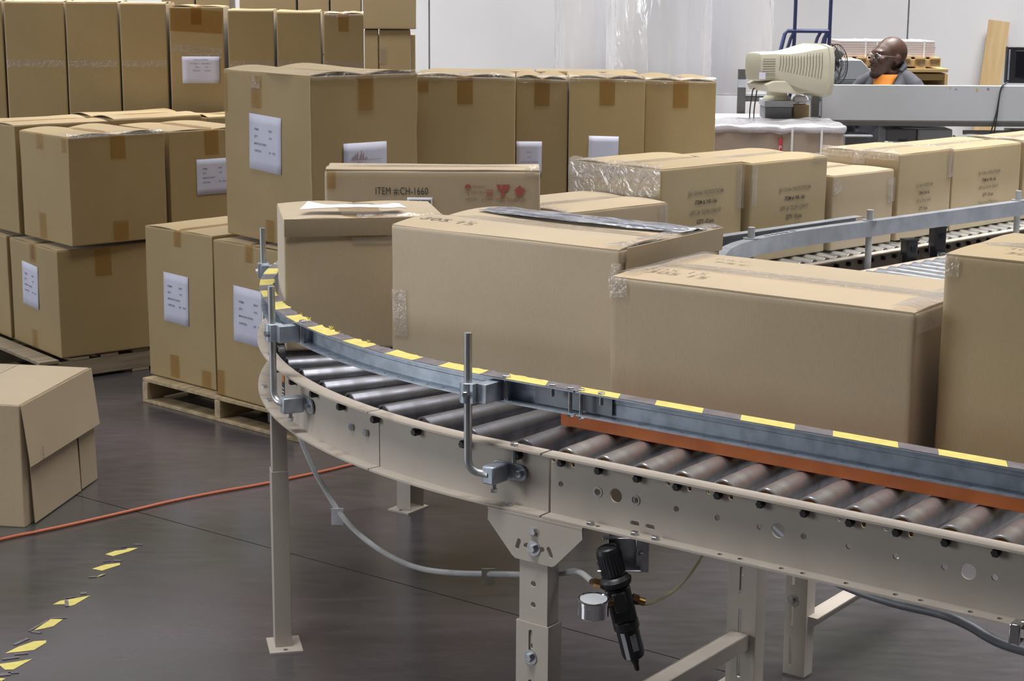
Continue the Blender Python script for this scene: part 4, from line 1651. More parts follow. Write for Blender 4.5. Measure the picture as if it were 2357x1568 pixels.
# tall cartons behind the curve: four side by side
pallet('wooden pallet behind the far conveyor, under the middle tall cartons', (-.43, 7.76), 0, 1.37, .92, seed=3)
TT = (('kraft carton with crumpled corner tape, directly right of the tall sheeted one', -.438, .447, 7.75, 1.588, 61),
      ('kraft carton set back, a narrow white sheet on its left half', .010, .237, 7.88, 1.573, 62),
      ('kraft carton with a plain white sheet low on its front', .249, .343, 7.86, 1.578, 63),
      ('kraft carton at the right end of the tall row, beside the wrapped bundle', .594, .323, 7.92, 1.566, 64))
tc = []
for lab, x_, w, y_, zt_, sd in TT:
    tc.append(Carton(lab, (x_, y_), 0, w, .45, .861, zt_, 'kraft_gold', GS, 'y', .012, seed=sd, drop=.12, tw=.07, bulge=.001, wob=.001, sag=-.004))
    Carton('kraft carton hidden under the row of tall cartons', (x_, y_), 0, w, .45, ZP, .857, 'kraft_gold', 'hidden cartons below the tall row', 'y', .003,
           seed=sd + 10, tape=None)
tc[0].edge_tape('R', seed=31, crumple=.007, drop=.02)
tc[0].tape('R', .08, .68, .05, .05)
tc[1].sticker('shipping_label', 'R', .26, .35, .115, .155, 'paper', 0, .0006, .001)
tc[1].text('SEAT\n\n1 PC\n\nMADE IN CHINA', 'R', .26, .375, .011, 'ink_grey', off=.003, align='CENTER')
tc[1].edge_tape('R', seed=32, crumple=.005, drop=.02)
tc[2].edge_tape('R', seed=33, crumple=.007, drop=.02)
tc[2].sticker('address_label', 'R', .46, .375, .135, .16, 'paper', -.02, .0006, .001)
tc[2].text('14040 ARMINTA STREET', 'R', .46, .320, .0095, 'ink_grey', off=.003)
tc[3].edge_tape('R', seed=34, crumple=.006, drop=.02)

for i, (x_, w, lab) in enumerate(((-.41, .51, 'kraft carton behind the tall row at its left, only a strip of its top showing'),
                                  (.10, .50, 'kraft carton behind the tall row at its right, only a strip of its top showing'))):
    Carton(lab, (x_, 8.40), 0, w, .28, .861, 1.578, 'kraft_gold', GS, 'x', .004, seed=151 + i)
    Carton('kraft carton hidden behind the row of tall cartons', (x_, 8.40), 0, w, .28, ZP, .857, 'kraft_gold', 'hidden cartons below the tall row', 'x', .003, seed=153 + i, tape=None)

# rear left row of tall cartons
pallet('wooden pallet at the far left, hidden behind the left stack', (-3.11, 10.13), 5, 1.13, .60, 'pallet_grey', seed=4)
pallet('wooden pallet behind the left stack, under the sheeted rear cartons', (-1.97, 10.23), 5, 1.12, .60, 'pallet_grey', seed=5)
UU = (('kraft carton at the far left edge of the rear row', -3.11, .17, 10.15, 1.872), ('wide kraft carton, first whole one at the left of the rear row', -2.933, .347, 10.15, 1.868),
      ('kraft carton, second whole one from the left of the rear row', -2.579, .304, 10.15, 1.868), ('kraft carton, third whole one from the left of the rear row', -2.268, .272, 10.15, 1.864),
      ('kraft carton with torn flap, shiny tape and a whole white sheet in the rear row', -2.014, .322, 10.30, 1.845),
      ('kraft carton of the rear row, just right of the one with the torn flap', -1.673, .276, 10.30, 1.826), ('kraft carton of the rear row, second from its right end', -1.387, .264, 10.30, 1.818),
      ('kraft carton at the right end of the rear row', -1.114, .242, 10.30, 1.808))
uc = []
for i, (lab, x_, w, y_, zt_) in enumerate(UU):
    yo, y_ = y_, 10.12 + (x_ + 3.11) * .0875
    x_, w = x_ * y_ / yo, w * y_ / yo - .004
    uc.append(Carton(lab, (x_, y_), 5, w, .5, .80, zt_, 'kraft_gold', 'tall cartons of the rear row', 'y' if i in (4, 7) else 'x', .008, seed=80 + i, wob=.0015, bulge=.001, drop=.10, tw=.06))
    Carton('kraft carton hidden in the lower tier of the rear row', (x_, y_), 5, w, .5, ZP, .797, 'kraft_gold', 'hidden cartons below the rear row', 'x', .002, seed=90 + i, tape=None)
s = uc[4].sticker('packing_sheet', 'R', .56, .68, .215, .155, 'paper', 0, .0006, .001)
uc[4].text('CHINA GARDEN', 'R', .56, .735, .012, 'ink_grey', off=.004)
uc[4].text('PO. NO. 77    FACTORY C', 'R', .56, .712, .011, 'ink_grey', off=.004)
uc[4].text('SKU  :        LOT', 'R', .58, .692, .011, 'ink_grey', off=.004)
uc[4].text('ITEM NO       C-50333', 'R', .57, .672, .011, 'ink_grey', off=.004)
uc[4].tape('R', .50, .79, .29, .055, 'tape_clear', -.12, .003)
uc[4].tape('R', .5, .96, .30, .13, 'tape_brown', -.06, .002)
for i in (1, 2, 3, 5, 6, 7):
    w_ = UU[i][2]
    uc[i].tape('R', .5, .715, w_ - .02, .04, 'tape_clear', 0, .002)
for i, u_ in ((5, .52), (6, .5)):
    uc[i].sticker('packing_sheet', 'R', u_, .61, .19, .13, 'paper', 0, .0006, .001)
uc[7].edge_tape('R', seed=41, crumple=.006, drop=.02)

# rearmost cartons against the wall side
pallet('wooden pallet deep behind the rear row', (-2.30, 11.51), 4, 1.30, .6, 'pallet_grey', seed=6)
pallet('wooden pallet at the right end behind the rear row', (-.965, 11.605), 4, .34, .6, 'pallet_grey', seed=7)
VV = (('kraft carton top seen behind the rear row, leftmost', -2.292, .212), ('kraft carton top seen behind the rear row, second from left', -2.072, .22),
      ('wide kraft carton seen over the rear row in the middle', -1.791, .367), ('narrow kraft carton seen over the rear row, right of the wide one', -1.413, .203),
      ('narrow kraft carton seen over the rear row, next to the overhanging one', -1.202, .200))
for i, (lab, x_, w) in enumerate(VV):
    Carton(lab, (x_, 11.5 + (x_ + 2.3) * .07), 4, w, .45, 1.52, 2.22, 'kraft_tan', 'cartons deep behind the rear row', 'x', .004, seed=100 + i, bulge=.001, wob=.001)
    for j, (za, zb) in enumerate(((ZP, .82), (.823, 1.517))):
        Carton('kraft carton hidden deep behind the rear row', (x_, 11.5 + (x_ + 2.3) * .07), 4, w, .45, za, zb, 'kraft_tan', 'hidden cartons deep behind', 'x', .002, seed=110 + i * 2 + j, tape=None)
v1 = Carton('narrow kraft carton under the overhanging one, half hidden by the rear row', (-.985, 11.6), 4, .092, .45, .90, 1.680, 'kraft_tan', 'cartons deep behind the rear row', 'x', .002, seed=121, tape=None, bulge=.001, wob=.001)
v2 = Carton('kraft carton under the overhanging one, beside the white wall', (-.888, 11.607), 4, .209, .45, .90, 1.680, 'kraft_tan', 'cartons deep behind the rear row', 'x', .003, seed=122, bulge=.001, wob=.001)
v2.tape('R', .12, .62, .05, .12, 'tape_clear', 0, .002)
v3 = Carton('overhanging kraft carton with a white sheet at the top, beside the white wall', (-.995, 11.58), 4, .358, .45, 1.684, 2.22, 'kraft_tan', 'cartons deep behind the rear row', 'x', .004, seed=123)
v3.sticker('packing_sheet', 'R', .50, .335, .19, .15, 'paper', 0, .0006, .001)
for i, (x_, w) in enumerate(((-.985, .092), (-.888, .209))):
    Carton('kraft carton hidden below the overhanging one', (x_, 11.6 + .007 * i), 4, w, .45, ZP, .897, 'kraft_tan', 'hidden cartons deep behind', 'x', .002, seed=130 + i, tape=None)

for j, (za, zb) in enumerate(((ZP, .86), (.863, 1.64))):
    Carton('kraft carton hidden behind the two under the overhanging one', (-1.0, 12.085), 4, .33, .11, za, zb, 'kraft_tan', 'hidden cartons deep behind', 'x', .002, seed=160 + j, tape=None)

# ------------------------------------------------ upturned carton on the floor at the left
fb = Carton('upturned kraft carton standing on the floor with its flaps hanging loose', (-1.801, 6.172), 80.9, .655, .60, 0.0, .471, 'kraft_pale', seam='x', lift=0.0, seed=51, tape=None, bulge=.001,
            wob=.0012, r=.003)
fb.root['label'] = 'upturned kraft carton standing on the floor with its flaps hanging loose'


def flap_panel(c, u0, u1, z0, z1, lean0, lean1, face='R', t=.004, skew=0.0, name='hanging_flap'):
    W = c.a
    mb = MB()
    o = .002
    pts = [(u0 * W, z1, lean1), (u1 * W, z1, lean1), ((u1 + skew) * W, z0, lean0), ((u0 + skew) * W, z0, lean0)]
    vs = []
    for dd in (0, t):
        for (s, z, l) in pts:
            vs.append((-c.a / 2 + s, -c.b / 2 - o - l - dd, z))
    mb.add(vs, [(0, 1, 2, 3), (7, 6, 5, 4), (0, 4, 5, 1), (1, 5, 6, 2), (2, 6, 7, 3), (3, 7, 4, 0)])
    return mb.obj(name, 'kraft_pale', c.root, smooth=0, bevel=.0015, basis=Matrix())


flap_panel(fb, 0.0, 1.0, .235, .466, .030, .004, skew=.0)
flap_panel(fb, .07, .73, .004, .262, .014, .004)
flap_panel(fb, .755, 1.0, .004, .262, .010, .004)
fb.text('VOILA D', 'R', .17, .245, .022, 'ink_soft', radians(90), off=.036)

# folded paper on carton b1
mb = MB()
vs, fs = [], []
n_ = 14
for i in range(n_ + 1):
    for j in range(7):
        s, q = i / n_, j / 6
        x_ = -.155 + .31 * s + .02 * q * (1 - 2 * s)
        y_ = -.05 + .10 * q + (.02 if s > .9 else 0)
        z_ = .004 + .010 * max(0, 1 - s * 6) * q + .006 * sin(pi * s) * (1 - q) + .003 * noise.noise(Vector((s * 6, q * 3, 1)))
        vs.append((x_, y_, z_))
for i in range(n_):
    for j in range(6):
        k = i * 7 + j
        fs.append((k, k + 7, k + 8, k + 1))
mb.add(vs, fs)
pp = mb.obj('folded_paper', 'paper_white', None, smooth=50)
pp.modifiers.new('thick', 'SOLIDIFY').thickness = .003
pp.matrix_basis = Matrix.Translation((-.468, 5.085, 1.343)) @ Matrix.Rotation(radians(4), 4, 'Z')
tag(pp, 'folded white packing papers lying on the leftmost conveyor carton', 'paper')

# ================================================================== air line and filter regulator under the frame
rg = thing('air_regulator', 'black compressed air filter regulator with chrome gauge hanging under the conveyor frame', 'regulator', (.29, 3.78, .456))
ax = Vector((-.245, .0, .97)).normalized()
B0 = Vector((.238, 3.76, .667))          # collar centre


def rp(h, off=(0, 0, 0)):
    return B0 + ax * h + Vector(off)


kn = MB()
n_ = 36
prof = [(.026, .012), (.0275, .016), (.0275, .070), (.0255, .078), (.021, .081), (.019, .079), (.001, .079)]
kn.lathe(prof, B0, ax, n_)
for i in range(n_):
    pass
k_ = kn.obj('adjusting_knob', 'black_plastic', rg, smooth=40)
rib = MB()
X, Y, D = frame_from(ax)
for i in range(24):
    a = 2 * pi * i / 24
    w = X * cos(a) + Y * sin(a)
    rib.cyl(rp(.018) + w * .0272, rp(.068) + w * .0272, .0016, n=6)
rib.obj('knob_rib', 'black_plastic', k_, kind='stuff')
MB().lathe([(.034, -.012), (.036, -.010), (.036, .002), (.034, .004), (.030, .010), (.026, .012)], B0, ax, 32).obj('lock_ring', 'black_plastic', rg)
rr = MB()
for i in range(40):
    a = 2 * pi * i / 40
    w = X * cos(a) + Y * sin(a)
    rr.box((0, 0, 0), (.002, .003, .010), Matrix.Translation(rp(-.004) + w * .0355))
rr.obj('ring_grip', 'black_plastic', rg, kind='stuff')
Mr = Matrix((X, Y, D)).transposed().to_4x4()
Mr.translation = B0
MB().box((0, 0, -.055), (.058, .058, .085), Mr).obj('valve_body', 'black_plastic', rg, bevel=.007)
MB().box((.0, .0, -.045), (.070, .034, .050), Mr).obj('port_block', 'black_plastic', rg, bevel=.006)
MB().lathe([(.026, -.095), (.030, -.10), (.030, -.118), (.0265, -.120), (.0265, -.180), (.024, -.190), (.014, -.196), (.001, -.197)], B0, ax, 28).obj(
    'filter_bowl', 'black_plastic', rg)
q0 = rp(-.125) - Y * 0
vd = (Vector((0, 0, 2.0)) - B0)
vd = Vector((-.50, -.86, 0)).normalized()
side = (vd - ax * vd.dot(ax)).normalized()
tang = ax.cross(side).normalized()
Mw_ = Matrix((tang, ax, side)).transposed().to_4x4()
Mw_.translation = rp(-.155) + side * .0258
MB().box((0, 0, 0), (.011, .066, .003), Mw_).obj('sight_glass', 'equip_grey', rg, bevel=.001)
side2 = (Vector((.35, -.93, 0)) - ax * Vector((.35, -.93, 0)).dot(ax)).normalized()
tang2 = ax.cross(side2).normalized()
Mw2 = Matrix((tang2, ax, side2)).transposed().to_4x4()
Mw2.translation = rp(-.150) + side2 * .0258
MB().box((0, 0, 0), (.014, .040, .002), Mw2).obj('sight_slot', 'equip_dark', rg, bevel=.001)
MB().lathe([(.009, -.190), (.009, -.205), (.007, -.207), (.006, -.222), (.004, -.226)], B0, ax, 14).obj('drain_nipple', 'black_plastic', rg)
# gauge lies face up in front of the body
G0 = Vector((.186, 3.695, .606))
gz = Vector((0, -.10, 1)).normalized()
MB().lathe([(.033, 0), (.0345, .002), (.0345, .030), (.0355, .031), (.0355, .040), (.034, .042), (.031, .042), (.030, .039), (.001, .039)], G0, gz, 36).obj(
    'pressure_gauge', 'chrome', rg)
MB().lathe([(.0305, .0395), (.001, .0398)], G0, gz, 30).obj('gauge_face', 'equip_grey', rg)
MB().cyl(G0 + Vector((.03, .01, .02)), rp(-.055), .008, n=12).obj('gauge_stem', 'brass', rg)
f = MB().cyl(rp(-.045, (.028, 0, 0)), rp(-.050, (.042, 0, 0)), .012, n=6)
f.cyl(rp(-.050, (.040, 0, 0)), rp(-.055, (.055, 0, 0)), .009, n=12)
f.obj('outlet_fitting', 'brass', rg, smooth=25)
f = MB().cyl(rp(-.012, (-.034, .004, 0)), rp(-.012, (-.052, .004, .004)), .010, n=6)
f.obj('inlet_fitting', 'brass', rg, smooth=25)
bk = MB().box((.263, 3.80, .758), (.110, .045, .004))
bk.box((.270, 3.802, .725), (.095, .004, .070))
bk.box((.246, 3.781, .690), (.100, .060, .004), Matrix.Translation((0, 0, 0)))
bk.obj('mounting_bracket', 'zinc', rg, bevel=.003)
bk = MB().box((.300, 3.776, .722), (.030, .004, .085))
bk.obj('bracket_plate', 'zinc', rg, bevel=.003)
MB().hexbolt((.298, 3.774, .722), (0, -1, 0), .008, .007).obj('bracket_bolt', 'zinc', rg, smooth=20)
for o_ in (.23, .295):
    MB().cyl((o_, 3.80, .755), (o_, 3.80, .7795), .006, n=10).obj('hanger_stud', 'zinc', rg)


def smooth_path(pts, k=6):
    pts = [Vector(p) for p in pts]
    out = []
    for i in range(len(pts) - 1):
        p0, p1, p2, p3 = pts[max(i - 1, 0)], pts[i], pts[i + 1], pts[min(i + 2, len(pts) - 1)]
        for j in range(k):
            t = j / k
            out.append(0.5 * ((2 * p1) + (-p0 + p2) * t + (2 * p0 - 5 * p1 + 4 * p2 - p3) * t * t + (-p0 + 3 * p1 - 3 * p2 + p3) * t ** 3))
    out.append(pts[-1])
    return out


HOSE = [(-.640, 4.90, .80), (-.61, 4.85, .709), (-.566, 4.799, .626), (-.534, 4.763, .583), (-.493, 4.715, .536), (-.445, 4.66, .497), (-.378, 4.581, .470), (-.30, 4.486, .459),
        (-.225, 4.391, .468), (-.141, 4.28, .498), (-.06, 4.169, .535), (.016, 4.058, .573), (.078, 3.963, .604), (.127, 3.884, .640), (.158, 3.82, .664), (.185, 3.768, .660)]
hs = thing('air_hose', 'grey air hose sagging under the curved conveyor with two hanging tags', 'hose', (-.3, 4.48, .45))
MB().tube(smooth_path(HOSE), .0075, 10).obj('hose', 'hose_grey', hs)
MB().box((-.490, 4.700, .516), (.034, .003, .048), None).obj('tag', 'paper_white', hs, smooth=0)
MB().box((-.056, 4.158, .532), (.033, .003, .044), None).obj('tag', 'tag_dirty', hs, smooth=0)
ch_ = MB().tube(smooth_path([(.287, 3.76, .612), (.312, 3.77, .606), (.345, 3.84, .590), (.39, 3.95, .572), (.447, 4.10, .565), (.501, 4.25, .590), (.52, 4.36, .66), (.53, 4.42, .80)]), .004, 8).obj(
    'clear_hose', 'hose_clear')
tag(ch_, 'thin yellowish air tube curving from the regulator up behind the frame', 'hose')
cd = MB().tube(smooth_path([(.70, 4.48, .56), (.807, 4.3, .500), (.867, 4.2, .492), (.956, 4.1, .490), (1.045, 4.0, .50), (1.101, 3.95, .490), (1.152, 3.9, .471), (1.207, 3.85, .466), (1.30, 3.78, .466),
                            (1.42, 3.7, .47)]), .0125, 12).obj('conduit', 'galv_dull')
tag(cd, 'grey metal conduit hanging below the right end of the near conveyor', 'conduit')

# ================================================================== on the floor
cord = MB().tube(smooth_path([(-2.6, 5.35, .007), (-2.15, 5.70, .007), (-1.849, 6.013, .007), (-1.747, 6.10, .007), (-1.631, 6.20, .007), (-1.463, 6.36, .007), (-1.318, 6.50, .007), (-1.169, 6.62, .007), (-1.001, 6.74, .007),
                              (-.85, 6.869, .007), (-.752, 6.955, .007), (-.66, 7.043, .007), (-.4, 7.25, .007), (-.1, 7.35, .007)]), .0062, 8).obj('extension_cord', 'orange_cord')
tag(cord, 'orange extension cord running across the grey concrete floor', 'cord')


def floor_piece(label, cx, cy, pts, mat, ang=0.0, name='floor_tape', dark=()):
    mb = MB()
    n = len(pts)
    vs = [(x, y, z) for z in (0, .0008) for x, y in pts]
    mb.add(vs, [list(range(n))[::-1], [n + i for i in range(n)]] + [(i, (i + 1) % n, n + (i + 1) % n, n + i) for i in range(n)])
    M = Matrix.Translation((cx, cy, .0004)) @ Matrix.Rotation(ang, 4, 'Z')
    if dark:
        r = thing(name, label, 'floor tape', (cx, cy, .0004), ang, 'scraps of floor tape')
        mb.obj('yellow_scrap', mat, r, smooth=0, basis=Matrix())
        for (x, y, w, h, a) in dark:
            MB().box((0, 0, 0), (w, h, .002)).obj('dark_scrap', 'tape_dark', r, smooth=0, basis=Matrix.Translation((x, y, .0014)) @ Matrix.Rotation(a, 4, 'Z'))
        return r
    o = mb.obj(name, mat, None, smooth=0, basis=M)
    return tag(o, label, 'floor tape', 'scraps of floor tape')


PG = [(-.040, -.040), (-.005, -.052), (.030, .010), (.044, .052), (.012, .040), (.006, .022), (-.022, .004)]
floor_piece('torn yellow tape scrap farthest up the floor, near the orange cord', -1.389, 5.905, PG, 'tape_yellow', -.2, dark=((.030, .085, .03, .008, .1), (-.01, .05, .02, .004, .8)))
floor_piece('torn yellow tape scrap, second from the orange cord', -1.403, 5.745, [(-.04, -.03), (.0, -.045), (.042, .02), (.035, .04), (-.01, .018)], 'tape_yellow', -.1,
            dark=((.02, .062, .03, .012, .1), (-.015, .05, .03, .004, .5)))
floor_piece('small dark curled tape scrap between the yellow ones', -1.412, 5.640, [(.0, -.006), (.018, .012), (.024, .03), (.008, .018)], 'tape_yellow', 0, dark=((-.012, -.006, .026, .010, .1), (.018, .01, .022, .006, 1.0)))
floor_piece('torn yellow tape scrap crossed by a dark fold in the middle of the floor', -1.440, 5.400, [(-.048, -.035), (-.01, -.030), (.005, -.050), (.022, -.035), (.048, .055), (-.01, .015), (-.035, .0)], 'tape_yellow', -.05,
            dark=((-.006, -.025, .012, .055, .35), (.02, .075, .02, .02, .3), (-.012, .03, .03, .006, .6)))
floor_piece('diamond of yellow floor tape framed by dark curled edges', -1.458, 5.185, [(-.032, -.050), (.020, -.012), (.034, .050), (-.006, .050)], 'tape_yellow', 0,
            dark=((.016, .058, .055, .008, .15), (-.028, -.01, .008, .10, -.35), (-.020, -.066, .034, .010, -.3)))
floor_piece('large yellow tape scrap, second from the bottom of the picture', -1.475, 5.005, [(-.05, -.058), (-.01, -.045), (.030, -.03), (.050, .030), (.046, .048), (.01, .040), (-.025, -.005)], 'tape_yellow', 0,
            dark=((-.028, .036, .012, .06, -.5), (.0, -.062, .04, .012, .3)))
floor_piece('yellow tape scrap nearest the bottom left of the picture', -1.477, 4.862, [(-.044, .0), (-.012, -.042), (.012, -.040), (.045, .042), (.0, .018)], 'tape_yellow', 0, dark=((-.02, .045, .05, .012, .4),))
floor_piece('dark crumpled tape scrap in the bottom left corner', -1.487, 4.750, [(-.02, -.01), (.012, -.012), (.018, .004), (-.01, .008)], 'tape_yellow', 0, dark=((-.005, .03, .06, .02, .3), (.03, .045, .03, .008, .2)))

# ================================================================== wrapped bundle and things by the back wall
wr = thing('wrapped_bundle', 'pallet load of brown cartons under clear plastic wrap with white straps', 'bundle', (1.31, 8.82, 0))
rng = random.Random(3)


def crumple_box(c, s, amp, f, seed, n=18):
    mb = rounded_box(s[0], s[1], s[2], .02, n, lambda p: p)
    for v in mb.v:
        d = noise.noise_vector(v * f + Vector((seed, seed * 2, 0)))
        v += Vector((d.x, d.y, d.z)) * amp
        v += Vector(c) - Vector((0, 0, 0))
    return mb


MB().box((1.31, 8.82, .06), (.64, .44, .116)).obj('pallet_base', 'pallet_wood', wr, bevel=.004)
for i, (x0, x1) in enumerate(((1.00, 1.325), (1.332, 1.63))):
    for j, (z0, z1) in enumerate(((.12, .52), (.523, .92), (.923, 1.285))):
        MB().box(((x0 + x1) / 2, 8.82, (z0 + z1) / 2), (x1 - x0, .42, z1 - z0)).obj('wrapped_carton', 'kraft_pink', wr, bevel=.006)
cb_ = crumple_box((1.315, 8.82, .125), (.652, .436, 1.172), .010, 9, 3, 22)
cb_.obj('plastic_wrap', 'stretch_film', wr, smooth=40)
film('film_top', (0.95, 0.95, 0.97), 0.15, 0.10, 1.0, 26, haze=0.45)
tp = crumple_box((1.315, 8.82, 1.270), (.662, .446, .045), .012, 14, 7, 22)
tp.obj('wrap_top', 'film_top', wr, smooth=40)
for x_ in (1.375, 1.520):
    MB().box((x_, 8.593, .70), (.011, .002, 1.19)).obj('strap', 'strap_white', wr, smooth=0)
rl = MB().box((1.318, 8.592, 1.205), (.016, .002, .085)).obj('red_label', 'label_red', wr, smooth=0)
me = text_mesh('P', .03).copy()
me.materials.append(MATS['paper_white'])
o = bpy.data.objects.new('lettering', me)
COL.objects.link(o)
o.parent = rl
o.matrix_basis = Matrix.Translation((1.309, 8.5905, 1.19)) @ Matrix.Rotation(pi / 2, 4, 'X')


def bubble_roll(label, x, y, r, z0, z1, seed, folds=.012):
    t = thing('bubble_wrap_roll', label, 'plastic roll', (x, y, z0), 0, 'rolls of bubble wrap')
    n, m = 72, 12
    for nm, rad, mat, fo in (('roll_core', r - .03, 'roll_white', .003), ('film_cover', r, 'bubble_film', folds)):
        mb = MB()
        vs, fs = [], []
        for j in range(m + 1):
            z = (z1 - z0) * j / m
            for i in range(n):
                a = 2 * pi * i / n
                f = fo * (noise.noise(Vector((cos(a) * 6, sin(a) * 6, seed + z * .5))) + .5 * noise.noise(Vector((cos(a) * 16, sin(a) * 16, seed * 2 + z * .8))))
                e = -.012 if j in (0, m) else 0
                vs.append(((rad + f + e) * cos(a), (rad + f + e) * sin(a), z + (.0 if nm == 'film_cover' else .0)))
        for j in range(m):
            for i in range(n):
                q = j * n + i
                w = j * n + (i + 1) % n
                fs.append((q, w, w + n, q + n))
        fs.append(list(range(n))[::-1])
        fs.append([m * n + i for i in range(n)])
        mb.add(vs, fs)
        mb.obj(nm, mat, t, smooth=50, basis=Matrix())
    return t


make('roll_white', (0.82, 0.82, 0.88), 0.4, col2=(0.74, 0.74, 0.80), scale=5, bump=0.4, bscale=26, bdist=.01)
bubble_roll('tall white bubble wrap roll at the left, its edge bright against the wall', .585, 13.12, .28, 1.19, 2.9, 1)
bubble_roll('tall white bubble wrap roll in the middle with bright upright folds', 1.02, 12.42, .365, 1.19, 2.9, 2, .03)
bubble_roll('tall white bubble wrap roll at the right, matt and dimpled', 1.63, 13.12, .30, 1.19, 2.9, 3, .006)
bubble_roll('lower bubble wrap roll, mostly hidden at the left', .57, 13.12, .27, 0, 1.187, 4)
bubble_roll('lower bubble wrap roll, hidden in the middle', 1.02, 12.42, .36, 0, 1.187, 5)
bubble_roll('lower bubble wrap roll seen just left of the beige monitor', 1.65, 13.12, .31, 0, 1.187, 6)

# blue rolling ladder
ld = thing('rolling_ladder', 'dark blue tubular rolling ladder standing behind the beige monitor', 'ladder', (2.0, 12.0, 0))
for x_ in (1.909, 2.147):
    MB().tube([(x_ - .02, 12.25, .02), (x_ - .005, 12.08, 1.2), (x_, 12.0, 1.62), (x_, 12.0, 2.9)], .0125, 10).obj('post', 'blue_steel', ld)
MB().tube([(1.70, 11.9, .9), (1.80, 11.95, 1.50), (1.842, 12, 1.655), (1.862, 12, 1.677), (2.14, 12, 1.677)], .0135, 10).obj('hand_rail', 'blue_steel', ld)
for xa, xb in ((1.905, 1.74), (2.085, 1.93), (2.13, 1.99), (2.14, 2.06)):
    MB().tube([(xa, 12.0, 1.668), (xa - .02, 12.0, 1.63), (xb, 11.95, 1.15), (xb - .1, 11.9, .02)], .011, 8).obj('brace', 'blue_steel', ld)
for i in range(5):
    MB().box((2.02, 12.15, .25 + .24 * i), (.25, .14, .02)).obj('step', 'blue_steel', ld, bevel=.002)

# crate, pallet and flat cartons at the wall
cr = thing('wooden_crate', 'tan wooden crate against the wall behind the man', 'crate', (2.64, 12.55, 0))
MB().box((2.64, 12.56, 1.402), (.80, .54, .024)).obj('crate_lid', 'wood_tan', cr, bevel=.002)
MB().box((3.03, 12.56, .69), (.02, .54, 1.38)).obj('crate_side', 'wood_tan', cr, bevel=.002)
MB().box((2.25, 12.56, .69), (.02, .54, 1.38)).obj('crate_side', 'wood_tan', cr, bevel=.002)
MB().box((2.64, 12.33, .60), (.76, .02, 1.20)).obj('crate_front', 'bundle', cr, bevel=.002)
MB().box((2.64, 12.33, 1.355), (.76, .02, .045)).obj('crate_rail', 'wood_tan', cr, bevel=.002)
MB().box((2.64, 12.82, .69), (.76, .02, 1.38)).obj('crate_back', 'wood_tan', cr, bevel=.002)
pl = thing('pallet', 'wooden pallet lying on the tan crate under the flat cartons', 'pallet', (2.59, 12.56, 1.414), 0, 'wooden pallets')
for y_ in (-.22, 0, .22):
    MB().box((0, y_, .038), (.80, .04, .05)).obj('stringer', 'wood_tan', pl, basis=Matrix(), bevel=.002)
for i in range(8):
    MB().box((-.36 + .103 * i, 0, .070), (.07, .52, .013)).obj('deck_board', 'wood_tan', pl, basis=Matrix(), bevel=.001)
    if i % 3 == 0:
        MB().box((-.36 + .103 * i, 0, .0065), (.07, .52, .012)).obj('bottom_board', 'wood_tan', pl, basis=Matrix(), bevel=.001)
for i in range(9):
    MB().box((-.36 + .09 * i, -.235, .038), (.028, .02, .048)).obj('spacer_block', 'pallet_wood', pl, basis=Matrix(), bevel=.001)
fb_ = thing('flat_carton_bundle', 'strapped bundle of flat pinkish cartons on the pallet behind the man', 'bundle', (2.62, 12.56, 1.492))
for i in range(7):
    MB().box((rng.uniform(-.004, .004), 0, .008 + .0158 * i), (.665, .44, .0150)).obj('flat_carton', 'bundle', fb_, basis=Matrix(), bevel=.002)
for x_ in (-.155, -.075, .255):
    MB().box((x_, 0, .0565), (.010, .446, .1145)).obj('strap', 'strap_white', fb_, basis=Matrix(), smooth=0)
py = MB().box((0, 0, .865), (.165, .018, 1.73)).obj('plywood_strip', 'plywood', None, bevel=.001)
py.matrix_basis = Matrix.Translation((3.62, 13.70, .012)) @ Matrix.Rotation(radians(7.0), 4, 'Y') @ Matrix.Rotation(radians(-8.0), 4, 'X')
tag(py, 'narrow plywood board leaning against the white wall', 'board')

# ================================================================== packing bench
bn = thing('packing_bench', 'grey packing bench with a long side panel in front of the man', 'bench', (2.5, 9.4, 0))
MB().box((2.617, 9.25, 1.380), (1.98, .03, .187)).obj('side_panel', 'bench_grey', bn, bevel=.003)
MB().box((2.617, 9.265, 1.272), (2.0, .06, .026)).obj('under_beam', 'bench_dark', bn, bevel=.002)
MB().box((2.617, 9.41, 1.276), (1.98, .22, .025)).obj('worktop', 'bench_grey', bn, bevel=.002)
MB().box((2.75, 9.42, 1.035), (1.7, .24, .02)).obj('lower_shelf', 'bench_grey', bn, bevel=.002)
MB().box((2.9, 9.31, 1.222), (1.0, .02, .022)).obj('shelf_rail', 'galv_dull', bn, bevel=.002)
for x_, z1 in ((1.597, 1.472), (3.58, 1.472)):
    MB().box((x_, 9.25, .63), (.036, .045, 1.26)).obj('leg', 'bench_dark', bn, bevel=.002)
    for j, (za, zb, mt) in enumerate(((1.262, 1.305, 'equip_grey'), (1.305, 1.372, 'bench_dark'), (1.372, 1.425, 'bench_dark'), (1.425, z1, 'equip_grey'))):
        MB().box((x_ - .004, 9.248, (za + zb) / 2), (.038, .048, zb - za - .0005)).obj('post_section', mt, bn, bevel=.001)
    for z_ in (1.285, 1.445):
        MB().hexbolt((x_ + .004, 9.224, z_), (0, -1, 0), .006, .005).obj('post_bolt', 'zinc', bn, smooth=20)
for x_ in (1.597, 3.58):
    MB().box((x_, 9.50, .63), (.036, .036, 1.26)).obj('leg', 'bench_dark', bn, bevel=.002)
for (tx, tz, w, h) in ((2.30, 1.462, .006, .010), (2.33, 1.455, .012, .004), (2.44, 1.452, .008, .016), (2.50, 1.456, .012, .012)):
    MB().box((tx, 9.2345, tz), (w, .001, h)).obj('tape_scrap', 'wood_tan' if w < .009 else 'ink_grey', bn, smooth=0)
side_t = thing('side_table', 'low grey side table carrying the beige monitor', 'table', (1.30, 9.32, 0))
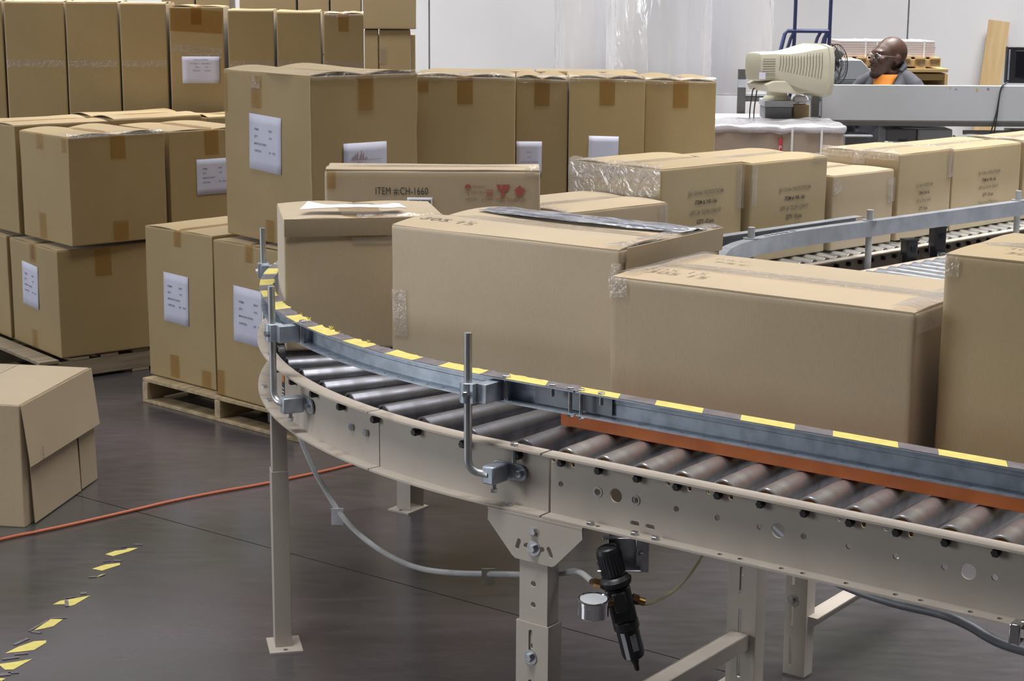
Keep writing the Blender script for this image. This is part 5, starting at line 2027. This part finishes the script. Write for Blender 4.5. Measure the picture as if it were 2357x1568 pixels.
MB().box((1.30, 9.40, 1.278), (.52, .50, .022)).obj('table_top', 'bench_grey', side_t, bevel=.002)
for x_, y_ in ((1.08, 9.2), (1.52, 9.2), (1.08, 9.6), (1.52, 9.6)):
    MB().box((x_, y_, .633), (.035, .035, 1.266)).obj('leg', 'bench_dark', side_t, bevel=.002)
up = thing('upright_post', 'black and white steel post at the left of the beige monitor', 'post', (1.228, 9.70, 0))
for za, zb, mt in ((0, 1.43, 'bench_dark'), (1.43, 1.475, 'equip_grey'), (1.475, 1.53, 'bench_dark')):
    MB().box((1.262, 9.70, (za + zb) / 2), (.042, .042, zb - za - .0006)).obj('post_section', mt, up, bevel=.001)
MB().box((1.40, 9.70, 1.392), (.24, .03, .012)).obj('cross_rail', 'equip_grey', up, bevel=.001)
MB().box((1.40, 9.705, 1.368), (.24, .03, .030)).obj('cross_rail', 'bench_dark', up, bevel=.001)

# beige tube monitor seen from behind
crt = thing('crt_monitor', 'beige tube monitor seen from behind on the side table', 'monitor', (1.40, 9.15, 1.36))
U_ = Vector((.93, .37, 0))
V_ = Vector((-.37, .93, 0))
secs = [(0.0, .150, 1.512, 1.640), (.006, .165, 1.506, 1.648), (.085, .175, 1.502, 1.652), (.10, .190, 1.496, 1.650), (.16, .225, 1.482, 1.652), (.22, .265, 1.464, 1.662),
        (.30, .325, 1.444, 1.680), (.345, .35, 1.432, 1.688), (.347, .365, 1.424, 1.694), (.372, .365, 1.422, 1.692), (.376, .355, 1.426, 1.688)]
mb = MB()
vs, fs = [], []
ctr = Vector((1.222, 8.99, 0))
nseg = 20
for (s, w, za, zb) in secs:
    for i in range(nseg):
        a = 2 * pi * i / nseg + pi / nseg
        cx, cz = cos(a), sin(a)
        k = (abs(cx) ** 6 + abs(cz) ** 6) ** (-1 / 6)
        p = ctr + U_ * s + V_ * (w / 2 * cx * k) + Vector((0, 0, (za + zb) / 2 + (zb - za) / 2 * cz * k))
        vs.append(p)
for i in range(len(secs) - 1):
    for j in range(nseg):
        q, w = i * nseg + j, i * nseg + (j + 1) % nseg
        fs.append((q, w, w + nseg, q + nseg))
fs.append(list(range(nseg))[::-1])
fs.append([(len(secs) - 1) * nseg + j for j in range(nseg)])
mb.add(vs, fs)
mb.obj('housing', 'crt_beige', crt, smooth=40)


def crt_side(s, z, off=.0015):
    for i in range(len(secs) - 1):
        if secs[i][0] <= s <= secs[i + 1][0]:
            t = (s - secs[i][0]) / max(1e-6, secs[i + 1][0] - secs[i][0])
            w = secs[i][1] + (secs[i + 1][1] - secs[i][1]) * t
            return ctr + U_ * s - V_ * (w / 2 + off) + Vector((0, 0, z))
    return ctr


sl = MB()
for i in range(15):
    s = .105 + .0145 * i
    zt = 1.635 - .0 * i + .0012 * i * (i > 8)
    zb = 1.560 - .003 * i
    sl.tube([crt_side(s, zt), crt_side(s + .002, (zt + zb) / 2), crt_side(s - .004, zb)], .0016, 5)
sl.obj('vent_slot', 'crt_slot', crt, kind='stuff')
sl = MB()
for i in range(9):
    z = 1.520 + .0125 * i
    sl.tube([crt_side(.012, z, .001), crt_side(.082, z, .001)], .0010, 5)
sl.obj('back_slot', 'crt_slot', crt, kind='stuff')
low = MB()
low.prism([(0, 0), (.05, .018), (.30, .018), (.30, -.035), (.20, -.052), (.02, -.035)], -.10, .10,
          Matrix(((U_.x, 0, V_.x, ctr.x + U_.x * .02), (U_.y, 0, V_.y, ctr.y + U_.y * .02), (0, 1, 0, 1.490), (0, 0, 0, 1))))
low.obj('lower_housing', 'crt_beige', crt, smooth=20, bevel=.006)
MB().box((1.262, 8.912, 1.535), (.032, .004, .034), None).obj('rating_label', 'paper', crt, smooth=0)
MB().lathe([(.075, .0), (.07, .012), (.055, .022), (.055, .05)], (1.383, 9.20, 1.3985), (0, 0, 1), 24).obj('swivel_stand', 'crt_beige', crt)
for i, yy in enumerate((0, .022)):
    MB().tube(smooth_path([(1.262 + yy, 9.045, 1.468), (1.235 + yy, 9.03, 1.460), (1.228 + yy, 9.03, 1.42), (1.225 + yy, 9.06, 1.35), (1.228 + yy, 9.08, 1.293)]), .0032, 8).obj('cable', 'rubber_black', crt)
    MB().cyl((1.255 + yy, 9.04, 1.468), (1.285 + yy, 9.06, 1.472), .006, n=10).obj('plug', 'black_plastic', crt)
dk = thing('desktop_computer', 'flat grey computer unit under the beige monitor', 'computer', (1.40, 9.2, 1.29))
MB().box((1.383, 9.22, 1.380), (.150, .22, .034), None).obj('upper_unit', 'equip_grey', dk, bevel=.004)
MB().box((1.383, 9.22, 1.330), (.140, .20, .064), None).obj('lower_unit', 'equip_dark', dk, bevel=.003)
MB().box((1.33, 9.10, 1.294), (.13, .04, .008), None).obj('paper_tray', 'equip_grey', dk, bevel=.001)
sb = Carton('small tan box with a white bag, standing beside the bench post', (1.462, 9.16), 0, .095, .14, 1.2895, 1.375, 'kraft_gold', None, 'x', .002, seed=141, tape=None, n=3)
bag = crumple_box((1.510, 9.235, 1.379), (.085, .10, .024), .004, 22, 9, 8)
bagm = bag.obj('paper_bag', 'paper_white', None, smooth=40)
tag(bagm, 'crumpled white bag on the small tan box beside the bench post', 'bag')

# fan
fn = thing('desk_fan', 'dark desk fan with a round wire guard beside the beige monitor', 'fan', (1.71, 9.42, 1.29))
Fc = Vector((1.711, 9.42, 1.570))
fx = Vector((.92, .39, 0)).normalized()
fy = Vector((-.39, .92, 0))
ring = MB()
for off, rad in ((-.02, .108), (.02, .108), (-.032, .075), (.032, .075), (-.036, .04), (.036, .04)):
    ring.tube([Fc + fx * off + (fy * cos(2 * pi * i / 32) + Vector((0, 0, sin(2 * pi * i / 32)))) * rad for i in range(32)], .0018 if rad < .1 else .003, 6, closed=True)
ring.obj('guard_ring', 'black_steel', fn)
wires = MB()
for i in range(28):
    w = fy * cos(2 * pi * i / 28) + Vector((0, 0, sin(2 * pi * i / 28)))
    for sg in (-1, 1):
        wires.tube([Fc + fx * sg * .036 + w * .03, Fc + fx * sg * .032 + w * .075, Fc + fx * sg * .02 + w * .108], .0011, 5)
wires.obj('guard_wire', 'black_steel', fn, kind='stuff')
MB().lathe([(.028, -.03), (.03, -.02), (.03, .02), (.022, .03)], Fc, fx, 20).obj('hub', 'black_plastic', fn)
for i in range(4):
    a = 2 * pi * i / 4 + .5
    w = fy * cos(a) + Vector((0, 0, sin(a)))
    tng = -fy * sin(a) + Vector((0, 0, cos(a)))
    b = MB()
    q = [Fc + w * .025 - tng * .015 - fx * .01, Fc + w * .025 + tng * .015 + fx * .01, Fc + w * .092 + tng * .045 + fx * .014, Fc + w * .098 - tng * .01 - fx * .01]
    b.add(q + [p + fx * .002 for p in q], [(0, 1, 2, 3), (7, 6, 5, 4), (0, 4, 5, 1), (1, 5, 6, 2), (2, 6, 7, 3), (3, 7, 4, 0)])
    b.obj('blade', 'equip_dark', fn, smooth=0)
MB().lathe([(.026, .03), (.030, .04), (.026, .09), (.012, .10)], Fc, -fx, 16).obj('motor', 'black_plastic', fn)
MB().tube([Fc - fx * .05, Fc - fx * .05 - Vector((0, 0, .12)), Fc - fx * .02 - Vector((0, 0, .27))], .010, 10).obj('stand', 'black_plastic', fn)
MB().lathe([(.07, 0), (.07, .008), (.03, .014), (.012, .02)], (1.695, 9.42, 1.2895), (0, 0, 1), 24).obj('base', 'black_plastic', fn)

# sloping grey machine behind the fan
eq = thing('label_machine', 'pale grey machine with a sloping hood behind the fan', 'machine', (1.94, 10.5, 0))
poly = [(-.19, .0), (.155, .0), (.155, .06), (.100, .115), (-.19, .115)]
mb = MB()
mb.prism(poly, -.15, .15, Matrix(((1, 0, 0, 1.945), (0, 0, 1, 10.5), (0, 1, 0, 1.440), (0, 0, 0, 1))))
mb.obj('hood', 'equip_grey', eq, smooth=20, bevel=.004)
MB().box((1.94, 10.5, 1.38), (.36, .30, .118)).obj('body', 'equip_dark', eq, bevel=.004)
MB().box((1.94, 10.5, .66), (.34, .28, 1.318)).obj('pedestal', 'equip_grey', eq, bevel=.004)
bgm = crumple_box((1.85, 9.42, 1.470), (.05, .05, .05), .014, 26, 2, 6)
# flat monitor at the right edge
lc = thing('flat_monitor', 'black flat monitor at the right picture edge above the bench panel', 'monitor', (2.83, 9.42, 1.29))
MB().box((2.834, 9.42, 1.575), (.40, .035, .195)).obj('bezel', 'black_plastic', lc, bevel=.006)
MB().box((2.845, 9.4015, 1.578), (.33, .004, .145)).obj('back_panel', 'screen_black', lc, bevel=.004)
MB().box((2.648, 9.4005, 1.575), (.008, .004, .16)).obj('light_edge', 'blue_edge' if 'blue_edge' in MATS else 'galvanised', lc, bevel=.001)
MB().box((2.83, 9.43, 1.392), (.06, .03, .18)).obj('neck', 'black_plastic', lc, bevel=.004)
MB().box((2.83, 9.42, 1.296), (.22, .18, .012)).obj('foot', 'black_plastic', lc, bevel=.003)
cbk = thing('power_cable', 'black cables hanging over the grey bench panel at the right', 'cable', (2.57, 9.22, 1.2))
for i, pts in enumerate(([(2.62, 9.30, 1.490), (2.59, 9.24, 1.484), (2.565, 9.222, 1.465), (2.556, 9.22, 1.41), (2.548, 9.22, 1.34), (2.535, 9.22, 1.28), (2.52, 9.22, 1.20), (2.515, 9.22, 1.12)],
                        [(2.56, 9.222, 1.44), (2.555, 9.216, 1.40), (2.55, 9.216, 1.32), (2.545, 9.22, 1.26), (2.538, 9.22, 1.19), (2.535, 9.22, 1.12)])):
    MB().tube(smooth_path(pts), .0038, 8).obj('cable', 'rubber_black', cbk)

# machines on the lower shelf
pr = thing('printer', 'grey two-tone printer under the bench panel with papers on top', 'printer', (2.16, 9.42, 1.046))
MB().box((2.075, 9.42, 1.142), (.165, .20, .190)).obj('dark_half', 'equip_dark', pr, bevel=.008)
MB().box((2.255, 9.42, 1.142), (.185, .20, .190)).obj('pale_half', 'equip_grey', pr, bevel=.008)
MB().box((2.085, 9.318, 1.165), (.05, .004, .035)).obj('control_panel', 'bench_dark', pr, bevel=.001)
MB().box((2.03, 9.318, 1.125), (.035, .004, .03)).obj('sticker', 'paper', pr, bevel=.001)
MB().box((2.19, 9.40, 1.2385), (.20, .13, .003)).obj('paper_sheet', 'paper_white', pr, smooth=0)
wc = MB().tube(smooth_path([(2.36, 9.36, 1.20), (2.378, 9.35, 1.18), (2.39, 9.34, 1.10), (2.40, 9.34, 1.052)]), .005, 8).obj('white_cable', 'strap_white')
tag(wc, 'short white cable beside the grey printer', 'cable')
wbx = MB().box((2.50, 9.42, 1.073), (.20, .16, .052)).obj('wooden_box', 'wood_tan', None, bevel=.003)
tag(wbx, 'low tan wooden box on the bench shelf right of the printer', 'box')
Carton('pinkish carton on the bench shelf at the right picture edge', (2.665, 9.34), 0, .30, .17, 1.047, 1.235, 'kraft_pink', None, 'x', .003, seed=142, tape=None, n=3)
stl = thing('grey_cabinet', 'small grey cabinet with a rounded top beside the wrapped bundle', 'cabinet', (1.80, 9.30, 0))
MB().box((1.80, 9.34, .60), (.16, .16, 1.20)).obj('body', 'equip_dark', stl, bevel=.004)
MB().box((1.80, 9.32, 1.206), (.20, .22, .012)).obj('top', 'equip_grey', stl, bevel=.004)

# ================================================================== the man behind the bench


def remesh(mb, name, voxel, iters=6, fac=.5):
    me = mb.mesh(name)
    o = bpy.data.objects.new('tmp', me)
    COL.objects.link(o)
    r = o.modifiers.new('r', 'REMESH')
    r.mode, r.voxel_size = 'VOXEL', voxel
    s = o.modifiers.new('s', 'SMOOTH')
    s.factor, s.iterations = fac, iters
    dg = bpy.context.evaluated_depsgraph_get()
    out = bpy.data.meshes.new_from_object(o.evaluated_get(dg))
    bpy.data.objects.remove(o)
    out.shade_smooth()
    return out


def limb(mb, pts, n=14):
    """tapered round limb; pts = (x, y, z, r)"""
    P_ = [Vector(p[:3]) for p in pts]
    mb.tube(P_, [p[3] for p in pts], n)
    for p, q in zip(P_, pts):
        mb.ball(p, q[3], 12)


man = thing('person', 'man in grey work jacket and orange shirt standing behind the bench, looking left', 'person', (2.098, 9.86, 0), radians(-32))
HT = Matrix.Translation((0, .01, 1.50)) @ Matrix.Rotation(radians(-34), 4, 'Z') @ Matrix.Rotation(radians(-4), 4, 'X') @ Matrix.Translation((0, -.01, -1.50))


def hp(p):
    return HT @ Vector(p)


HR = HT.to_3x3().to_4x4()
bd = MB()
bd.ball(hp((0, .022, 1.622)), (.073, .094, .086), 24, M=HR)
bd.ball(hp((0, -.018, 1.600)), (.066, .074, .080), 20, M=HR)
bd.ball(hp((0, -.036, 1.545)), (.056, .058, .066), 20, M=HR)
bd.ball(hp((0, -.078, 1.496)), (.028, .024, .022), 14, M=HR)
bd.ball(hp((0, -.050, 1.505)), (.046, .046, .032), 16, M=HR)
bd.ball(hp((0, -.083, 1.618)), (.050, .018, .014), 14, M=HR)
for sx in (-1, 1):
    bd.ball(hp((sx * .040, -.070, 1.575)), (.022, .022, .020), 12, M=HR)
    bd.ball(hp((sx * .073, .012, 1.580)), (.009, .020, .030), 12, M=HR)
    bd.ball(hp((sx * .080, .020, 1.585)), (.006, .012, .022), 10, M=HR)
    bd.ball(hp((sx * .014, -.098, 1.556)), (.010, .011, .009), 10, M=HR)
bd.tube([hp((0, -.088, 1.610)), hp((0, -.104, 1.580)), hp((0, -.113, 1.561))], [.010, .013, .015], 10)
bd.ball(hp((0, -.112, 1.560)), (.015, .013, .011), 12, M=HR)
bd.ball(hp((0, -.094, 1.532)), (.026, .015, .008), 12, M=HR)
bd.ball(hp((0, -.093, 1.519)), (.024, .015, .009), 12, M=HR)
bd.tube([(0, .045, 1.36), (0, .035, 1.44), hp((0, .015, 1.53))], [.078, .062, .060], 20)
bd.ball((0, .02, 1.30), (.15, .10, .12), 20)
bd.ball((0, .015, 1.12), (.155, .115, .20), 20)
bd.ball((0, .02, .95), (.165, .12, .13), 20)
for sx in (-1, 1):
    limb(bd, [(sx * .15, .02, 1.385, .052), (sx * .195, .03, 1.24, .048), (sx * .205, .01, 1.14, .042), (sx * .20, -.12, 1.24, .040), (sx * .165, -.235, 1.32, .028)])
    bd.ball((sx * .155, -.275, 1.322), (.040, .048, .016), 12)
    for i in range(4):
        fx0 = sx * .155 + (-.030 + .020 * i)
        ln = (.062, .075, .080, .066)[i]
        limb(bd, [(fx0, -.305, 1.322, .0090), (fx0, -.305 - ln * .5, 1.318, .0085), (fx0, -.305 - ln, 1.308, .0075)], 8)
    tx = sx * .155 - sx * .036
    limb(bd, [(tx, -.255, 1.320, .011), (tx - sx * .025, -.285, 1.316, .010), (tx - sx * .032, -.312, 1.310, .008)], 8)
    limb(bd, [(sx * .09, .02, .90, .088), (sx * .10, .0, .52, .060), (sx * .105, .02, .48, .058), (sx * .11, .045, .10, .042)])
    limb(bd, [(sx * .11, .05, .055, .040), (sx * .115, -.04, .040, .040), (sx * .12, -.12, .032, .030)])
body_me = remesh(bd, 'body', .0075, 5, .5)
body_me.materials.clear()
body_me.materials.append(MATS['skin'])
link_mesh('body', body_me, None, man, 0, basis=Matrix())
body_me.shade_smooth()

jk = MB()
jk.ball((0, .02, 1.30), (.165, .125, .165), 24)
jk.ball((0, .02, 1.10), (.170, .140, .24), 24)
jk.ball((0, .02, .92), (.195, .150, .13), 24)
jk.tube([(-.165, .03, 1.420), (-.085, .045, 1.465), (0, .065, 1.485), (.085, .045, 1.465), (.165, .03, 1.420)], [.058, .062, .062, .062, .058], 16)
for sx in (-1, 1):
    limb(jk, [(sx * .165, .03, 1.395, .068), (sx * .205, .035, 1.24, .064), (sx * .215, .01, 1.13, .058), (sx * .21, -.12, 1.23, .055), (sx * .178, -.205, 1.295, .044)])
jk_me = remesh(jk, 'jacket', .010, 6, .5)
jk_me.materials.clear()
jk_me.materials.append(MATS['jacket'])
for v in jk_me.vertices:
    c = v.co
    k = noise.noise(Vector((c.x * 9, c.y * 9, c.z * 14))) * .006
    v.co = c + v.normal * k
link_mesh('jacket', jk_me, None, man, 0, basis=Matrix())
jk_me.shade_smooth()
# shirt front, a V between the lapels
sh = MB()
vs, fs = [], []
rows = 10
for i in range(rows + 1):
    t = i / rows
    z = 1.500 - .23 * t
    w = .066 * (1 - t) + .006
    for j in range(9):
        u = -1 + 2 * j / 8
        x_ = u * w
        y_ = -.058 - .062 * min(1, t * 1.6) + .05 * (u * w / .19) ** 2 * 4 + .012 * (1 - t) * abs(u)
        vs.append((x_, y_ - .012, z))
for i in range(rows):
    for j in range(8):
        q = i * 9 + j
        fs.append((q, q + 9, q + 10, q + 1))
sh.add(vs, fs)
o = sh.obj('shirt', 'shirt_orange', man, smooth=60, basis=Matrix())
o.modifiers.new('thick', 'SOLIDIFY').thickness = .006
for sx in (-1, 1):
    lp = MB()
    vs, fs = [], []
    for i in range(13):
        t = i / 12
        z = 1.535 - .27 * t
        xi = sx * (.070 * (1 - t) + .004)
        yi = .030 - .10 * min(1, t * 2.0) - .05 * t
        xo = xi + sx * (.030 + .045 * sin(pi * min(1, t * 1.15)))
        yo = yi + .030
        vs += [(xi, yi - .012, z), ((xi + xo) / 2, (yi + yo) / 2 - .020, z - .004), (xo, yo - .006, z - .012)]
    for i in range(12):
        for j in range(2):
            q = i * 3 + j
            fs.append((q, q + 3, q + 4, q + 1))
    lp.add(vs, fs)
    o = lp.obj('lapel', 'jacket', man, smooth=60, basis=Matrix())
    o.modifiers.new('thick', 'SOLIDIFY').thickness = .008
cl = MB()
cl.tube([(.075, .0, 1.515), (.082, .045, 1.540), (.05, .095, 1.555), (0, .110, 1.558), (-.05, .095, 1.555), (-.082, .045, 1.540), (-.075, .0, 1.515)], [.012, .018, .022, .022, .022, .018, .012], 10)
cl.obj('collar', 'jacket', man, basis=Matrix())
tr = MB()
tr.ball((0, .02, .90), (.185, .138, .12), 20)
for sx in (-1, 1):
    limb(tr, [(sx * .092, .02, .88, .105), (sx * .10, .0, .52, .080), (sx * .105, .03, .10, .068)])
tr_me = remesh(tr, 'trousers', .012, 5)
tr_me.materials.clear()
tr_me.materials.append(MATS['trousers'])
link_mesh('trousers', tr_me, None, man, 0, basis=Matrix())
for sx in (-1, 1):
    s_ = MB()
    limb(s_, [(sx * .11, .06, .050, .046), (sx * .115, -.04, .045, .046), (sx * .12, -.14, .038, .036)])
    s_.obj('shoe', 'shoe', man, basis=Matrix())
# goatee, eyes, glasses
gt = MB()
gt.ball(hp((0, -.080, 1.494)), (.033, .026, .026), 14, M=HR)
gt.ball(hp((0, -.1005, 1.5415)), (.028, .010, .006), 12, M=HR)
gt.obj('goatee', 'beard', man, basis=Matrix())
for sx in (-1, 1):
    MB().ball(hp((sx * .030, -.080, 1.594)), .0125, 12).obj('eye', 'eye_white', man, basis=Matrix())
    MB().ball(hp((sx * .031, -.0885, 1.594)), .0060, 8).obj('iris', 'ink', man, basis=Matrix())
gl = MB()
for sx in (-1, 1):
    gl.tube([hp((sx * .032 + .024 * cos(2 * pi * i / 20), -.108 + .006 * abs(cos(2 * pi * i / 20)), 1.592 + .017 * sin(2 * pi * i / 20))) for i in range(20)], .0016, 6, closed=True)
    gl.tube([hp((sx * .056, -.100, 1.596)), hp((sx * .074, -.03, 1.598)), hp((sx * .078, .015, 1.592))], .0016, 6)
gl.tube([hp((-.008, -.110, 1.594)), hp((0, -.113, 1.597)), hp((.008, -.110, 1.594))], .0016, 6)
gl.obj('glasses', 'glass_wire', man, basis=Matrix())
